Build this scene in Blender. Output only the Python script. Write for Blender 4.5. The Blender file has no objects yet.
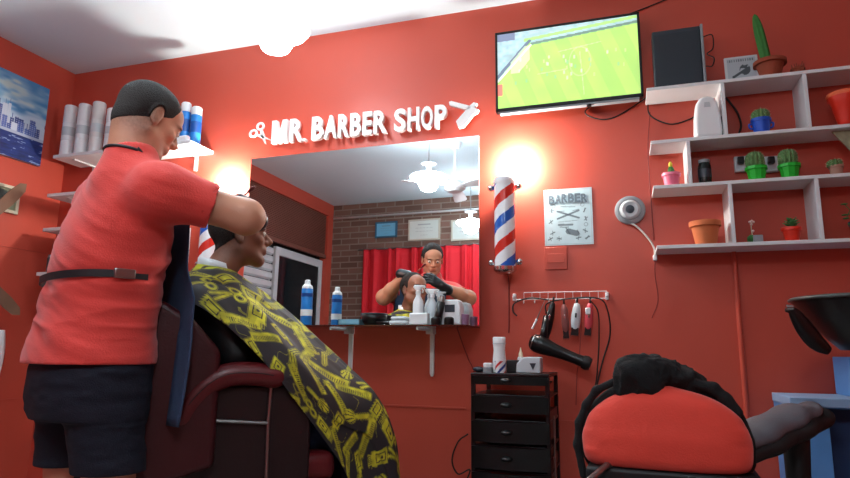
import bpy, bmesh, math, random
import numpy as np
from mathutils import Vector, Matrix
random.seed(7)
PI = math.pi
S = bpy.context.scene
COL = S.collection

# ------------------------------------------------------------------ camera maths (pinhole, used to read real positions off wall planes)
FPX = 614.0
YAW, PITCH, ROLL = [math.radians(a) for a in (17.93, 10.27, .615)]
CAM = np.array([0, 0, .95])
_F = np.array([-math.sin(YAW)*math.cos(PITCH), math.cos(YAW)*math.cos(PITCH), math.sin(PITCH)])
_r = np.array([math.cos(YAW), math.sin(YAW), 0]); _u = np.cross(_r, _F)
_R = math.cos(ROLL)*_r + math.sin(ROLL)*_u
_U = -math.sin(ROLL)*_r + math.cos(ROLL)*_u
def ray(x, y): return _F + _R*(x-425)/FPX + _U*(239-y)/FPX
def aY(x, y, Y):
    d = ray(x, y); return Vector(CAM + d*(Y-CAM[1])/d[1])
def aX(x, y, X):
    d = ray(x, y); return Vector(CAM + d*(X-CAM[0])/d[0])
def aT(x, y, t): return Vector(CAM + ray(x, y)*t)
# mirror plane
MC = np.array([-1.37, 3.0, 1.57]); MTH, MPH = -.016, .010
MN = np.array([math.sin(MTH)*math.cos(MPH), -math.cos(MTH)*math.cos(MPH), math.sin(MPH)])
def rY(x, y, Y):          # real point on the plane Y seen in the mirror at a pixel
    o = CAM - 2*((CAM-MC)@MN)*MN; d = ray(x, y); d = d - 2*(d@MN)*MN
    return Vector(o + d*(Y-o[1])/d[1])
def rX(x, y, X):
    o = CAM - 2*((CAM-MC)@MN)*MN; d = ray(x, y); d = d - 2*(d@MN)*MN
    return Vector(o + d*(X-o[0])/d[0])

# ------------------------------------------------------------------ objects and tags
def setp(o, label=None, cat=None, group=None, kind=None):
    if label: o['label'] = label
    if cat: o['category'] = cat
    if group: o['group'] = group
    if kind: o['kind'] = kind
    return o
def thing(name, label, cat, loc=(0,0,0), rotz=0, group=None):
    o = bpy.data.objects.new(name, None); COL.objects.link(o)
    o.empty_display_size = .05
    o.location = loc; o.rotation_euler = (0, 0, rotz)
    return setp(o, label, cat, group)
def wmat(o):
    m = Matrix.Translation(o.location) @ o.rotation_euler.to_matrix().to_4x4()
    return (wmat(o.parent) @ m) if o.parent else m
def mobj(name, me, m, parent=None, smooth=True, world=True):
    if isinstance(m, (list, tuple)):
        for q in m: me.materials.append(q)
    else: me.materials.append(m)
    if smooth:
        me.polygons.foreach_set('use_smooth', [True]*len(me.polygons))
    o = bpy.data.objects.new(name, me); COL.objects.link(o)
    if parent:
        o.parent = parent
        if world: me.transform(wmat(parent).inverted())
    me.update()
    return o
def obj(name, bm, m, parent=None, smooth=False, bevel=0, seg=2, world=True, auto=35):
    bmesh.ops.recalc_face_normals(bm, faces=bm.faces)
    me = bpy.data.meshes.new(name); bm.to_mesh(me); bm.free()
    o = mobj(name, me, m, parent, True, world)
    if not smooth:
        # flat where edges are sharp
        a = math.radians(auto)
        b2 = bmesh.new(); b2.from_mesh(me)
        for e in b2.edges:
            if len(e.link_faces) == 2 and e.calc_face_angle(0) > a: e.smooth = False
        b2.to_mesh(me); b2.free()
    if bevel:
        md = o.modifiers.new('bevel', 'BEVEL'); md.width = bevel; md.segments = seg; md.limit_method = 'ANGLE'
        md.harden_normals = False
    return o
def struct(name, bm, m, **k):
    o = obj(name, bm, m, **k); o['kind'] = 'structure'; return o
def copy_tree(o, loc, rz=None, label=None):
    c = o.copy(); COL.objects.link(c); c.location = loc
    if rz is not None: c.rotation_euler = (0, 0, rz)
    if label: c['label'] = label
    def kids(a, b):
        for ch in list(a.children):
            if ch.name in done: continue
            d = ch.copy(); COL.objects.link(d); done.add(d.name); d.parent = b
            kids(ch, d)
    done = set(); kids(o, c)
    return c

# ------------------------------------------------------------------ bmesh shapes
def nb(): return bmesh.new()
def box(bm, x0, x1, y0, y1, z0, z1, M=None):
    v = [bm.verts.new(p) for p in ((x0,y0,z0),(x1,y0,z0),(x1,y1,z0),(x0,y1,z0),(x0,y0,z1),(x1,y0,z1),(x1,y1,z1),(x0,y1,z1))]
    for f in ((0,3,2,1),(4,5,6,7),(0,1,5,4),(1,2,6,5),(2,3,7,6),(3,0,4,7)): bm.faces.new([v[i] for i in f])
    if M is not None: bmesh.ops.transform(bm, matrix=M, verts=v)
    return v
def frame_of(d):
    d = Vector(d).normalized(); a = Vector((0,0,1)) if abs(d.z) < .9 else Vector((1,0,0))
    x = d.cross(a).normalized(); return x, d.cross(x).normalized(), d
def tube(bm, pts, r, seg=8, closed=False, ry=None):
    pts = [Vector(p) for p in pts]; n = len(pts)
    rs = list(r) if isinstance(r, (list, tuple)) else [r]*n
    if len(rs) != n: rs = list(np.interp(np.linspace(0, 1, n), np.linspace(0, 1, len(rs)), rs))
    rings = []; px = None
    for i, p in enumerate(pts):
        if closed: d = pts[(i+1) % n] - pts[i-1]
        else: d = pts[min(i+1, n-1)] - pts[max(i-1, 0)]
        if px is None: x, y, d = frame_of(d)
        else:
            d.normalize(); x = (px - d*px.dot(d)); x = x.normalized() if x.length > 1e-6 else frame_of(d)[0]; y = d.cross(x)
        px = x
        rings.append([bm.verts.new(p + (x*math.cos(a)+y*(ry if ry else 1)*math.sin(a))*rs[i]) for a in [2*PI*k/seg for k in range(seg)]])
    m = n if closed else n-1
    for i in range(m):
        A, B = rings[i], rings[(i+1) % n]
        for k in range(seg): bm.faces.new((A[k], A[(k+1) % seg], B[(k+1) % seg], B[k]))
    if not closed:
        bm.faces.new(rings[0][::-1]); bm.faces.new(rings[-1])
def cyl(bm, p0, p1, r0, r1=None, seg=20):
    tube(bm, [p0, p1], [r0, r0 if r1 is None else r1], seg)
def lathe(bm, prof, loc=(0,0,0), seg=28, M=None):
    L = Vector(loc); rings = []
    for r, z in prof:
        if r < 1e-6: rings.append([bm.verts.new((0,0,z))])
        else: rings.append([bm.verts.new((r*math.cos(2*PI*k/seg), r*math.sin(2*PI*k/seg), z)) for k in range(seg)])
    for A, B in zip(rings, rings[1:]):
        for k in range(seg):
            a, b = A[k % len(A)], A[(k+1) % len(A)]; c, d = B[(k+1) % len(B)], B[k % len(B)]
            f = []
            for v in (a, b, c, d):
                if v not in f: f.append(v)
            if len(f) > 2: bm.faces.new(f)
    for R in (rings[0], rings[-1]):
        if len(R) > 2: bm.faces.new(R)
    vs = [v for R in rings for v in R]
    if M is not None: bmesh.ops.transform(bm, matrix=M, verts=vs)
    bmesh.ops.translate(bm, verts=vs, vec=L)
def prism(bm, poly, y0, y1, M=None):     # poly in x,z extruded along y
    A = [bm.verts.new((x, y0, z)) for x, z in poly]; B = [bm.verts.new((x, y1, z)) for x, z in poly]
    n = len(poly)
    bm.faces.new(A); bm.faces.new(B[::-1])
    for i in range(n): bm.faces.new((A[i], B[i], B[(i+1) % n], A[(i+1) % n]))
    if M is not None: bmesh.ops.transform(bm, matrix=M, verts=A+B)
def spline(pts, n=8):
    P = [Vector(p) for p in pts]; P = [P[0]*2-P[1]] + P + [P[-1]*2-P[-2]]; out = []
    for i in range(1, len(P)-2):
        for k in range(n):
            t = k/n; a, b, c, d = P[i-1:i+3]
            out.append(.5*((2*b)+(c-a)*t+(2*a-5*b+4*c-d)*t*t+(3*b-a-3*c+d)*t**3))
    out.append(P[-2]); return out

# ------------------------------------------------------------------ materials
def mat(name, col, rough=.5, metal=0, var=.06, scale=20, bump=0, bscale=60, spec=.5, emit=None, es=0, trans=0, coat=0, ior=1.45, sheen=0, alpha=None):
    m = bpy.data.materials.new(name); m.use_nodes = True
    nt = m.node_tree; b = nt.nodes['Principled BSDF']
    b.inputs['Base Color'].default_value = (*col, 1)
    b.inputs['Roughness'].default_value = rough; b.inputs['Metallic'].default_value = metal
    b.inputs['Specular IOR Level'].default_value = spec; b.inputs['IOR'].default_value = ior
    b.inputs['Coat Weight'].default_value = coat
    b.inputs['Sheen Weight'].default_value = sheen
    if trans: b.inputs['Transmission Weight'].default_value = trans
    tc = nt.nodes.new('ShaderNodeTexCoord')
    if var:
        n = nt.nodes.new('ShaderNodeTexNoise'); n.inputs['Scale'].default_value = scale; n.inputs['Detail'].default_value = 4
        nt.links.new(tc.outputs['Object'], n.inputs['Vector'])
        mx = nt.nodes.new('ShaderNodeMix'); mx.data_type = 'RGBA'
        mx.inputs['A'].default_value = (*[c*(1-var) for c in col], 1); mx.inputs['B'].default_value = (*[min(1, c*(1+var)) for c in col], 1)
        nt.links.new(n.outputs['Fac'], mx.inputs['Factor']); nt.links.new(mx.outputs['Result'], b.inputs['Base Color'])
    if bump:
        n2 = nt.nodes.new('ShaderNodeTexNoise'); n2.inputs['Scale'].default_value = bscale; n2.inputs['Detail'].default_value = 6
        nt.links.new(tc.outputs['Object'], n2.inputs['Vector'])
        bp = nt.nodes.new('ShaderNodeBump'); bp.inputs['Strength'].default_value = bump; bp.inputs['Distance'].default_value = .01
        nt.links.new(n2.outputs['Fac'], bp.inputs['Height']); nt.links.new(bp.outputs['Normal'], b.inputs['Normal'])
    if emit:
        b.inputs['Emission Color'].default_value = (*emit, 1); b.inputs['Emission Strength'].default_value = es
    return m
def mat_attr(name, rough=.5, emis=0, bump=0, bscale=80, sheen=0, noise=0):
    m = mat(name, (.5,.5,.5), rough, var=0, bump=bump, bscale=bscale, sheen=sheen)
    nt = m.node_tree; b = nt.nodes['Principled BSDF']
    a = nt.nodes.new('ShaderNodeAttribute'); a.attribute_name = 'col'
    nt.links.new(a.outputs['Color'], b.inputs['Base Color'])
    if emis:
        nt.links.new(a.outputs['Color'], b.inputs['Emission Color']); b.inputs['Emission Strength'].default_value = emis
    return m
def lin(r, g, b):       # sRGB 0-255 to linear
    return tuple((c/255/12.92) if c/255 <= .04045 else ((c/255+.055)/1.055)**2.4 for c in (r, g, b))
def setcol(me, rgb):    # rgb: (nverts,3) linear
    a = me.color_attributes.new('col', 'FLOAT_COLOR', 'POINT')
    arr = np.ones((len(me.vertices), 4), np.float32); arr[:, :3] = rgb; a.data.foreach_set('color', arr.ravel())
def panel(name, P0, U, V, nx, ny, fn, m, parent=None, thick=0):
    """painted flat sheet: P0 lower-left corner, U, V edge vectors; fn(u,v)->(n,3)"""
    P0, U, V = [np.array(a, float) for a in (P0, U, V)]
    u, v = np.meshgrid(np.linspace(0, 1, nx), np.linspace(0, 1, ny)); u = u.ravel(); v = v.ravel()
    co = P0 + u[:, None]*U + v[:, None]*V
    i = np.arange(nx*ny).reshape(ny, nx); q = np.stack([i[:-1,:-1], i[:-1,1:], i[1:,1:], i[1:,:-1]], -1).reshape(-1, 4)
    me = bpy.data.meshes.new(name); me.from_pydata(co.tolist(), [], q.tolist())
    setcol(me, fn(u, v))
    o = mobj(name, me, m, parent, smooth=False)
    if thick:
        md = o.modifiers.new('s', 'SOLIDIFY'); md.thickness = thick; md.offset = -1
    return o
def vnoise(P, seed=0, per=64):      # value noise of (n,3)
    rs = np.random.RandomState(seed); L = rs.rand(per, per, per).astype(np.float32)
    P = np.asarray(P); i = np.floor(P).astype(int); f = P-i; f = f*f*(3-2*f); i %= per; j = (i+1) % per
    def g(a, b, c): return L[a, b, c]
    x0, y0, z0 = i[..., 0], i[..., 1], i[..., 2]; x1, y1, z1 = j[..., 0], j[..., 1], j[..., 2]
    fx, fy, fz = f[..., 0], f[..., 1], f[..., 2]
    a = g(x0,y0,z0)*(1-fx)+g(x1,y0,z0)*fx; b = g(x0,y1,z0)*(1-fx)+g(x1,y1,z0)*fx
    c = g(x0,y0,z1)*(1-fx)+g(x1,y0,z1)*fx; d = g(x0,y1,z1)*(1-fx)+g(x1,y1,z1)*fx
    return ((a*(1-fy)+b*fy)*(1-fz)+(c*(1-fy)+d*fy)*fz)*2-1

# ------------------------------------------------------------------ signed distance modelling for bodies, clothes, soft things
class Fr:                            # a local frame
    def __init__(s, o, x, y, z): s.o = np.array(o, float); s.M = np.array([x, y, z], float)   # rows = axes
    def w(s, p): return s.o + np.array(p, float) @ s.M
    def d(s, p): return np.array(p, float) @ s.M
def frz(o, ang, pitch=0, roll=0):     # x = right, y = forward, z = up ; ang = heading of forward from +X
    f = np.array([math.cos(ang), math.sin(ang), 0]); r = np.array([f[1], -f[0], 0]); z = np.array([0, 0, 1.])
    f2 = f*math.cos(pitch)+z*math.sin(pitch); z2 = -f*math.sin(pitch)+z*math.cos(pitch)
    r2 = r*math.cos(roll)+z2*math.sin(roll); z3 = -r*math.sin(roll)+z2*math.cos(roll)
    return Fr(o, r2, f2, z3)
class Fld:
    def __init__(s, lo, hi, h):
        s.lo = np.array(lo, float); s.h = h; s.n = np.ceil((np.array(hi)-s.lo)/h).astype(int)+1
        s.a = np.full(s.n, .08, np.float32)
    def reg(s, lo, hi):
        i0 = np.clip(np.floor((np.array(lo)-s.lo)/s.h).astype(int), 0, s.n-1); i1 = np.clip(np.ceil((np.array(hi)-s.lo)/s.h).astype(int)+1, 1, s.n)
        sl = tuple(slice(a, max(b, a+1)) for a, b in zip(i0, i1))
        ax = [(s.lo[k]+s.h*np.arange(sl[k].start, sl[k].stop)).astype(np.float32) for k in range(3)]
        return sl, ax[0][:, None, None], ax[1][None, :, None], ax[2][None, None, :]
    def put(s, fn, lo, hi, k=.01, op='u'):
        m = max(k, .012)+2*s.h
        sl, X, Y, Z = s.reg(np.array(lo)-m, np.array(hi)+m); d = fn(X, Y, Z); a = s.a[sl]
        if op == 'u':
            h = np.maximum(k-np.abs(a-d), 0)/k; s.a[sl] = np.minimum(a, d)-h*h*k*.25
        else:
            d = -d; h = np.maximum(k-np.abs(a-d), 0)/k; s.a[sl] = np.maximum(a, d)+h*h*k*.25
    def cone(s, p0, p1, r0, r1=None, k=.01, op='u', flat=None):
        p0 = np.array(p0, float); p1 = np.array(p1, float); r1 = r0 if r1 is None else r1; R = max(r0, r1)
        d = p1-p0; L = max(d@d, 1e-9)
        def fn(X, Y, Z):
            x, y, z = X-p0[0], Y-p0[1], Z-p0[2]
            t = np.clip((x*d[0]+y*d[1]+z*d[2])/L, 0, 1)
            x = x-t*d[0]; y = y-t*d[1]; z = z-t*d[2]
            if flat is not None:       # (direction, factor): thinner along direction
                n, f = flat; q = x*n[0]+y*n[1]+z*n[2]; e = (1/f-1)
                x = x+q*n[0]*e; y = y+q*n[1]*e; z = z+q*n[2]*e
            return np.sqrt(x*x+y*y+z*z)-(r0+t*(r1-r0))
        s.put(fn, np.minimum(p0, p1)-R, np.maximum(p0, p1)+R, k, op)
    def ell(s, c, r, F=None, k=.01, op='u'):
        c = np.array(c, float); M = F.M if F is not None else np.eye(3); R = max(r)
        def fn(X, Y, Z):
            x, y, z = X-c[0], Y-c[1], Z-c[2]
            q = [(x*M[i][0]+y*M[i][1]+z*M[i][2]) for i in range(3)]
            k0 = np.sqrt(sum((q[i]/r[i])**2 for i in range(3))); k1 = np.sqrt(sum((q[i]/r[i]**2)**2 for i in range(3)))+1e-6
            return k0*(k0-1)/k1
        s.put(fn, c-R, c+R, k, op)
    def loft(s, F, zs, cx, cy, a, b, k=.02, pw=2.0, op='u', noise=None):
        """stack of (super)ellipses along the frame's z"""
        zs = np.array(zs, float); zf = np.linspace(zs[0], zs[-1], 200)
        def sm(v):
            v = np.interp(zf, zs, v) if np.ndim(v) else np.full(200, v)
            for _ in range(60): v[1:-1] = (v[:-2]+2*v[1:-1]+v[2:])/4
            return v
        cx, cy, a, b = [sm(v) for v in (cx, cy, a, b)]
        R = max(a.max(), b.max())+max(abs(cx).max(), abs(cy).max())
        cs = np.array([F.w((sx*R, sy*R, z)) for sx in (-1, 1) for sy in (-1, 1) for z in (zs[0], zs[-1])])
        def fn(X, Y, Z):
            x, y, z = X-F.o[0], Y-F.o[1], Z-F.o[2]
            q = [(x*F.M[i][0]+y*F.M[i][1]+z*F.M[i][2]) for i in range(3)]
            qz = np.broadcast_to(q[2], np.broadcast_shapes(X.shape, Y.shape, Z.shape))
            g = lambda v: np.interp(qz, zf, v).astype(np.float32)
            A, B = g(a), g(b); ux = np.abs(q[0]-g(cx))/A; uy = np.abs(q[1]-g(cy))/B
            rr = (ux**pw+uy**pw)**(1/pw); d = (rr-1)*np.minimum(A, B)
            zd = np.maximum(zs[0]-qz, qz-zs[-1])
            return np.maximum(d, zd)
        s.put(fn, cs.min(0), cs.max(0), k, op)
    def plane(s, p, n, k=.004):          # cut away the side the normal points to
        n = np.array(n, float); n /= np.linalg.norm(n)
        sl, X, Y, Z = s.reg(s.lo, s.lo+s.n*s.h)
        d = (X-p[0])*n[0]+(Y-p[1])*n[1]+(Z-p[2])*n[2]
        s.a = np.maximum(s.a, d).astype(np.float32)
    def coords(s):
        return [(s.lo[k]+s.h*np.arange(s.n[k])).astype(np.float32) for k in range(3)]
    def blur(s, n=1):
        for _ in range(n):
            for ax in range(3):
                a = np.swapaxes(s.a, 0, ax); b = a.copy(); b[1:-1] = (a[:-2]+2*a[1:-1]+a[2:])*.25; s.a = np.swapaxes(b, 0, ax)
            s.a = np.ascontiguousarray(s.a)
    def mesh(s, name, disp=None):
        A = s.a; A[0] = A[-1] = .05; A[:, 0] = A[:, -1] = .05; A[:, :, 0] = A[:, :, -1] = .05
        neg = A < 0; nx, ny, nz = A.shape
        c = np.zeros((nx-1, ny-1, nz-1), np.uint8)
        for dx in (0, 1):
            for dy in (0, 1):
                for dz in (0, 1): c += neg[dx:nx-1+dx, dy:ny-1+dy, dz:nz-1+dz]
        act = (c > 0) & (c < 8); idx = np.argwhere(act); ids = np.full(act.shape, -1, np.int64); ids[act] = np.arange(len(idx))
        acc = np.zeros((len(idx), 3)); cnt = np.zeros(len(idx))
        C8 = [(x, y, z) for x in (0, 1) for y in (0, 1) for z in (0, 1)]
        val = {q: A[idx[:, 0]+q[0], idx[:, 1]+q[1], idx[:, 2]+q[2]] for q in C8}
        for q in C8:
            for ax in range(3):
                if q[ax] == 0:
                    w = list(q); w[ax] = 1; w = tuple(w); a, b = val[q], val[w]; m = (a < 0) != (b < 0)
                    t = np.where(m, a/(a-b+1e-12), 0); p = np.tile(np.array(q, float), (len(idx), 1)); p[:, ax] += t
                    acc[m] += p[m]; cnt[m] += 1
        V = (idx + acc/cnt[:, None])*s.h + s.lo
        faces = []
        for ax in range(3):
            o1, o2 = [(1, 2), (2, 0), (0, 1)][ax]
            a = np.take(neg, range(0, neg.shape[ax]-1), ax); b = np.take(neg, range(1, neg.shape[ax]), ax)
            e = np.argwhere(a != b); e = e[(e[:, o1] > 0) & (e[:, o2] > 0) & (e[:, o1] < A.shape[o1]-1) & (e[:, o2] < A.shape[o2]-1)]
            q = []
            for d1, d2 in ((-1, -1), (0, -1), (0, 0), (-1, 0)):
                t = e.copy(); t[:, o1] += d1; t[:, o2] += d2; q.append(ids[t[:, 0], t[:, 1], t[:, 2]])
            q = np.stack(q, 1); fl = ~neg[e[:, 0], e[:, 1], e[:, 2]]; q[fl] = q[fl][:, ::-1]
            faces.append(q)
        Q = np.concatenate(faces); Q = Q[(Q >= 0).all(1)]
        # light smoothing along quads
        for it in range(2):
            sm = np.zeros_like(V); n = np.zeros(len(V))
            for k in range(4):
                i, j = Q[:, k], Q[:, (k+1) % 4]
                for cc in range(3): sm[:, cc] += np.bincount(i, V[j, cc], len(V)) + np.bincount(j, V[i, cc], len(V))
                n += np.bincount(i, minlength=len(V)) + np.bincount(j, minlength=len(V))
            V = V*.5 + .5*sm/np.maximum(n, 1)[:, None]
        # keep the large pieces only
        if disp is not None: V = disp(V)
        me = bpy.data.meshes.new(name)
        me.vertices.add(len(V)); me.vertices.foreach_set('co', V.astype(np.float32).ravel())
        me.loops.add(len(Q)*4); me.loops.foreach_set('vertex_index', Q.astype(np.int32).ravel())
        me.polygons.add(len(Q)); me.polygons.foreach_set('loop_start', np.arange(0, len(Q)*4, 4, dtype=np.int32))
        me.polygons.foreach_set('loop_total', np.full(len(Q), 4, np.int32))
        me.update(calc_edges=True); me.validate()
        return me, V
# ================================================================== MATERIALS
M = {}
M['red'] = mat('red_wall_paint', lin(192, 77, 60), .40, var=.05, scale=1.6, bump=.12, bscale=9, spec=.45)
M['ceiling'] = mat('white_ceiling_paint', lin(216, 234, 242), .75, var=.02, scale=2, bump=.1, bscale=30)
M['floor'] = mat('pale_floor_tile', lin(135, 130, 126), .35, var=.15, scale=6)
M['white'] = mat('white_painted_board', lin(222, 224, 226), .45, var=.03, scale=12)
M['wplast'] = mat('white_plastic', lin(232, 233, 235), .35, var=.02)
M['letter'] = mat('white_sign_foam', lin(246, 244, 242), .5, var=.01, emit=(1,1,1), es=0)
M['black'] = mat('black_plastic', lin(14, 14, 16), .3, var=.1)
M['blackm'] = mat('matte_black_plastic', lin(15, 15, 17), .55, var=.1)
M['slate'] = mat('dark_slate_casing', lin(44, 52, 62), .4, var=.06)
M['chrome'] = mat('chrome_metal', lin(205, 205, 208), .18, 1, var=.02)
M['steel'] = mat('brushed_steel', lin(150, 148, 146), .35, 1, var=.05)
M['grey'] = mat('grey_plastic', lin(140, 145, 150), .4, var=.05)
M['dgrey'] = mat('dull_grey_metal', lin(110, 110, 114), .6)
M['lgrey'] = mat('light_grey_plastic', lin(196, 202, 206), .4, var=.03)
M['burg'] = mat('burgundy_leather', lin(92, 22, 26), .38, var=.12, scale=30, bump=.12, bscale=120)
M['dburg'] = mat('dark_burgundy_leather', lin(32, 13, 15), .42, var=.12, bump=.1, bscale=120)
M['mburg'] = mat('deep_burgundy_leather', lin(62, 18, 22), .4, var=.12, bump=.1, bscale=120)
M['navy'] = mat('navy_denim', lin(15, 20, 36), .85, var=.25, scale=70, bump=.25, bscale=260)
M['jeans'] = mat('client_dark_jeans', lin(22, 34, 62), .85, var=.2, scale=60, bump=.2, bscale=240)
M['denim'] = mat('blue_denim_apron_cloth', lin(46, 64, 92), .85, var=.18, scale=60, bump=.25, bscale=260)
M['shirt'] = mat('coral_red_cotton', lin(212, 64, 56), .85, var=.06, scale=14, bump=.15, bscale=200, sheen=.2)
M['strap'] = mat('black_leather_strap', lin(28, 26, 30), .6, var=.1)
M['skin'] = mat_attr('skin', .5, bump=.06, bscale=300)
M['hair'] = mat('short_dark_hair', lin(36, 29, 26), .8, var=.5, scale=160, bump=.8, bscale=320)
M['glove'] = mat('black_nitrile_glove', lin(30, 32, 36), .38, var=.1, bump=.1, bscale=120)
M['eye'] = mat('eye_white', lin(215, 208, 200), .2, var=.02)
M['iris'] = mat('dark_iris', lin(30, 18, 12), .15, var=.02)
M['blackcloth'] = mat('black_cloth', lin(13, 13, 15), .9, var=.2, scale=40, bump=.3, bscale=200)
M['redcloth'] = mat('bright_red_cloth', lin(214, 62, 46), .8, var=.06, scale=12, bump=.12, bscale=220, sheen=.2)
M['greypad'] = mat('charcoal_vinyl', lin(86, 82, 88), .5, var=.08, bump=.1, bscale=120)
M['glass'] = mat('clear_glass', (.85, .93, .92), .03, trans=1, var=0, ior=1.45)
M['lamp'] = mat('lit_opal_glass', lin(250, 248, 240), .3, var=0, emit=(.80, .93, 1), es=37)
M['lampfill'] = mat('added_fill_lamp_glass', lin(250, 248, 240), .3, var=0, emit=(.80, .93, 1), es=85)  # stronger glow, only for the added lamp out of view
M['globe'] = mat('lit_bulb', lin(250, 248, 240), .3, var=0, emit=(1, .95, .86), es=1000)
M['attr'] = mat_attr('printed_paper', .55)
M['canvas'] = mat_attr('printed_canvas', .6)
M['screen'] = mat_attr('lit_screen', .2, emis=1.1)
M['cape'] = mat_attr('printed_nylon_cape', .62, bump=.03)
M['pole'] = mat_attr('barber_pole_stripes', .15)
M['terra'] = mat('terracotta', lin(205, 112, 66), .8, var=.1, scale=30)
M['terrad'] = mat('dark_terracotta', lin(150, 70, 46), .8, var=.1, scale=30)
M['pgreen'] = mat('green_pot_plastic', lin(30, 185, 50), .4)
M['pblue'] = mat('blue_pot_plastic', lin(28, 84, 200), .4)
M['ppink'] = mat('pink_pot_plastic', lin(240, 120, 150), .4)
M['pred'] = mat('red_pot_plastic', lin(225, 50, 30), .4)
M['pnavy'] = mat('dark_blue_pot_glaze', lin(24, 50, 90), .3)
M['cactus'] = mat('cactus_green', lin(92, 128, 74), .7, var=.3, scale=60, bump=.5, bscale=150)
M['cactusd'] = mat('bright_cactus_green', lin(50, 120, 48), .6, var=.2, scale=50)
M['leaf'] = mat('leaf_green', lin(60, 120, 60), .6, var=.25, scale=50)
M['yellow'] = mat('yellow_flower', lin(220, 200, 60), .6)
M['soil'] = mat('potting_soil', lin(60, 42, 32), .95, var=.3, scale=120)
M['twig'] = mat('dry_reddish_stems', lin(140, 70, 50), .8)
M['blue'] = mat('light_blue_painted_board', lin(84, 136, 196), .5, var=.08, scale=5)
M['bluetop'] = mat('pale_blue_edge', lin(140, 170, 205), .5, var=.06)
M['dblue'] = mat('deep_blue_board', lin(28, 58, 100), .5, var=.08)
M['canblue'] = mat('blue_aerosol_print', lin(38, 128, 208), .3, var=.1, scale=30)
M['steelb'] = mat('shutter_brown_paint', lin(122, 72, 60), .55, var=.08, scale=5)
M['curtain'] = mat('red_curtain_cloth', lin(206, 26, 40), .8, var=.08, scale=6, bump=.1)
M['alum'] = mat('white_aluminium', lin(200, 202, 206), .4, var=.03)
M['darkglass'] = mat('dark_window_glass', lin(30, 36, 40), .05, var=.1, scale=3)
M['cable'] = mat('black_rubber_cable', lin(22, 20, 20), .5)
M['wcable'] = mat('white_rubber_cable', lin(220, 215, 208), .5)
M['rcable'] = mat('dark_red_painted_cable', lin(130, 34, 28), .5)
M['olive'] = mat('brown_fan_blade_plastic', lin(120, 92, 74), .45, var=.08)
M['mauve'] = mat('mauve_plastic', lin(130, 70, 66), .4)
M['pinkc'] = mat('pink_plastic', lin(200, 70, 80), .35)
M['mirror'] = mat('mirror_silver', (.86, .88, .88), .0, 1, var=0)
M['clay'] = mat('pale_blue_plastic', lin(120, 170, 190), .4)
def brickmat():
    m = mat('brown_brick', (.2,.1,.08), .8, var=0, bump=0); nt = m.node_tree; b = nt.nodes['Principled BSDF']
    tc = nt.nodes.new('ShaderNodeTexCoord'); mp = nt.nodes.new('ShaderNodeMapping'); mp.inputs['Rotation'].default_value = (PI/2, 0, 0)
    br = nt.nodes.new('ShaderNodeTexBrick'); br.inputs['Color1'].default_value = (*lin(128, 96, 84), 1); br.inputs['Color2'].default_value = (*lin(104, 76, 66), 1)
    br.inputs['Mortar'].default_value = (*lin(140, 124, 114), 1); br.inputs['Scale'].default_value = 1; br.inputs['Brick Width'].default_value = .24
    br.inputs['Row Height'].default_value = .075; br.inputs['Mortar Size'].default_value = .008
    nt.links.new(tc.outputs['Object'], mp.inputs['Vector']); nt.links.new(mp.outputs['Vector'], br.inputs['Vector']); nt.links.new(br.outputs['Color'], b.inputs['Base Color'])
    bp = nt.nodes.new('ShaderNodeBump'); bp.inputs['Strength'].default_value = .5; bp.inputs['Distance'].default_value = .01; bp.invert = True
    nt.links.new(br.outputs['Fac'], bp.inputs['Height']); nt.links.new(bp.outputs['Normal'], b.inputs['Normal'])
    return m
M['brick'] = brickmat()

# ================================================================== SETTING
XL, XR, YB, YF, H = -3.61, 2.3, -.86, 3.1, 2.84
bm = nb(); box(bm, XL-.1, XR+.1, YB-.1, YF+.1, -.1, 0); struct('floor', bm, M['floor'])
bm = nb(); box(bm, XL-.1, XR+.1, YB-.1, YF+.1, H, H+.1); struct('ceiling', bm, M['ceiling'])
bm = nb(); box(bm, XL-.1, XR+.1, YF, YF+.12, 0, H); struct('wall_front', bm, M['red'])
bm = nb(); box(bm, XL-.1, XR+.1, YB-.12, YB, 0, H); struct('wall_back', bm, M['brick'])
bm = nb(); box(bm, XR, XR+.12, YB, YF, 0, H); struct('wall_right', bm, M['red'])
# left wall with the shop front opening
oy0, oy1, oz1 = YB+.12, .98, 2.68
bm = nb(); box(bm, XL-.12, XL, oy1, YF, 0, H); box(bm, XL-.12, XL, YB, oy0, 0, H); box(bm, XL-.12, XL, oy0, oy1, oz1, H)
struct('wall_left', bm, M['red'])
# pipe boxed in, painted red, and cracks between the wall boards
p0, p1 = aY(735, 262, 3.08), aY(745, 408, 3.08)
bm = nb(); tube(bm, [(p0.x, 3.09, 1.44), (p0.x, 3.09, .02)], .011, 12); struct('trim_1', bm, M['red'])
a = aY(385, 405, 3.1).z
bm = nb(); box(bm, -1.9, -.78, 3.094, 3.1, a-.006, a+.004); struct('trim_2', bm, M['red'], bevel=.001)
b = aY(565, 421, 3.1).z
bm = nb(); box(bm, -.34, .28, 3.094, 3.1, b-.006, b+.003); struct('trim_3', bm, M['red'])
bm = nb(); box(bm, XL, XL+.005, 2.0, 3.1, .62, .63); box(bm, XL, XL+.005, 2.0, 3.1, 1.55, 1.556); struct('trim_4', bm, M['red'])

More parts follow.
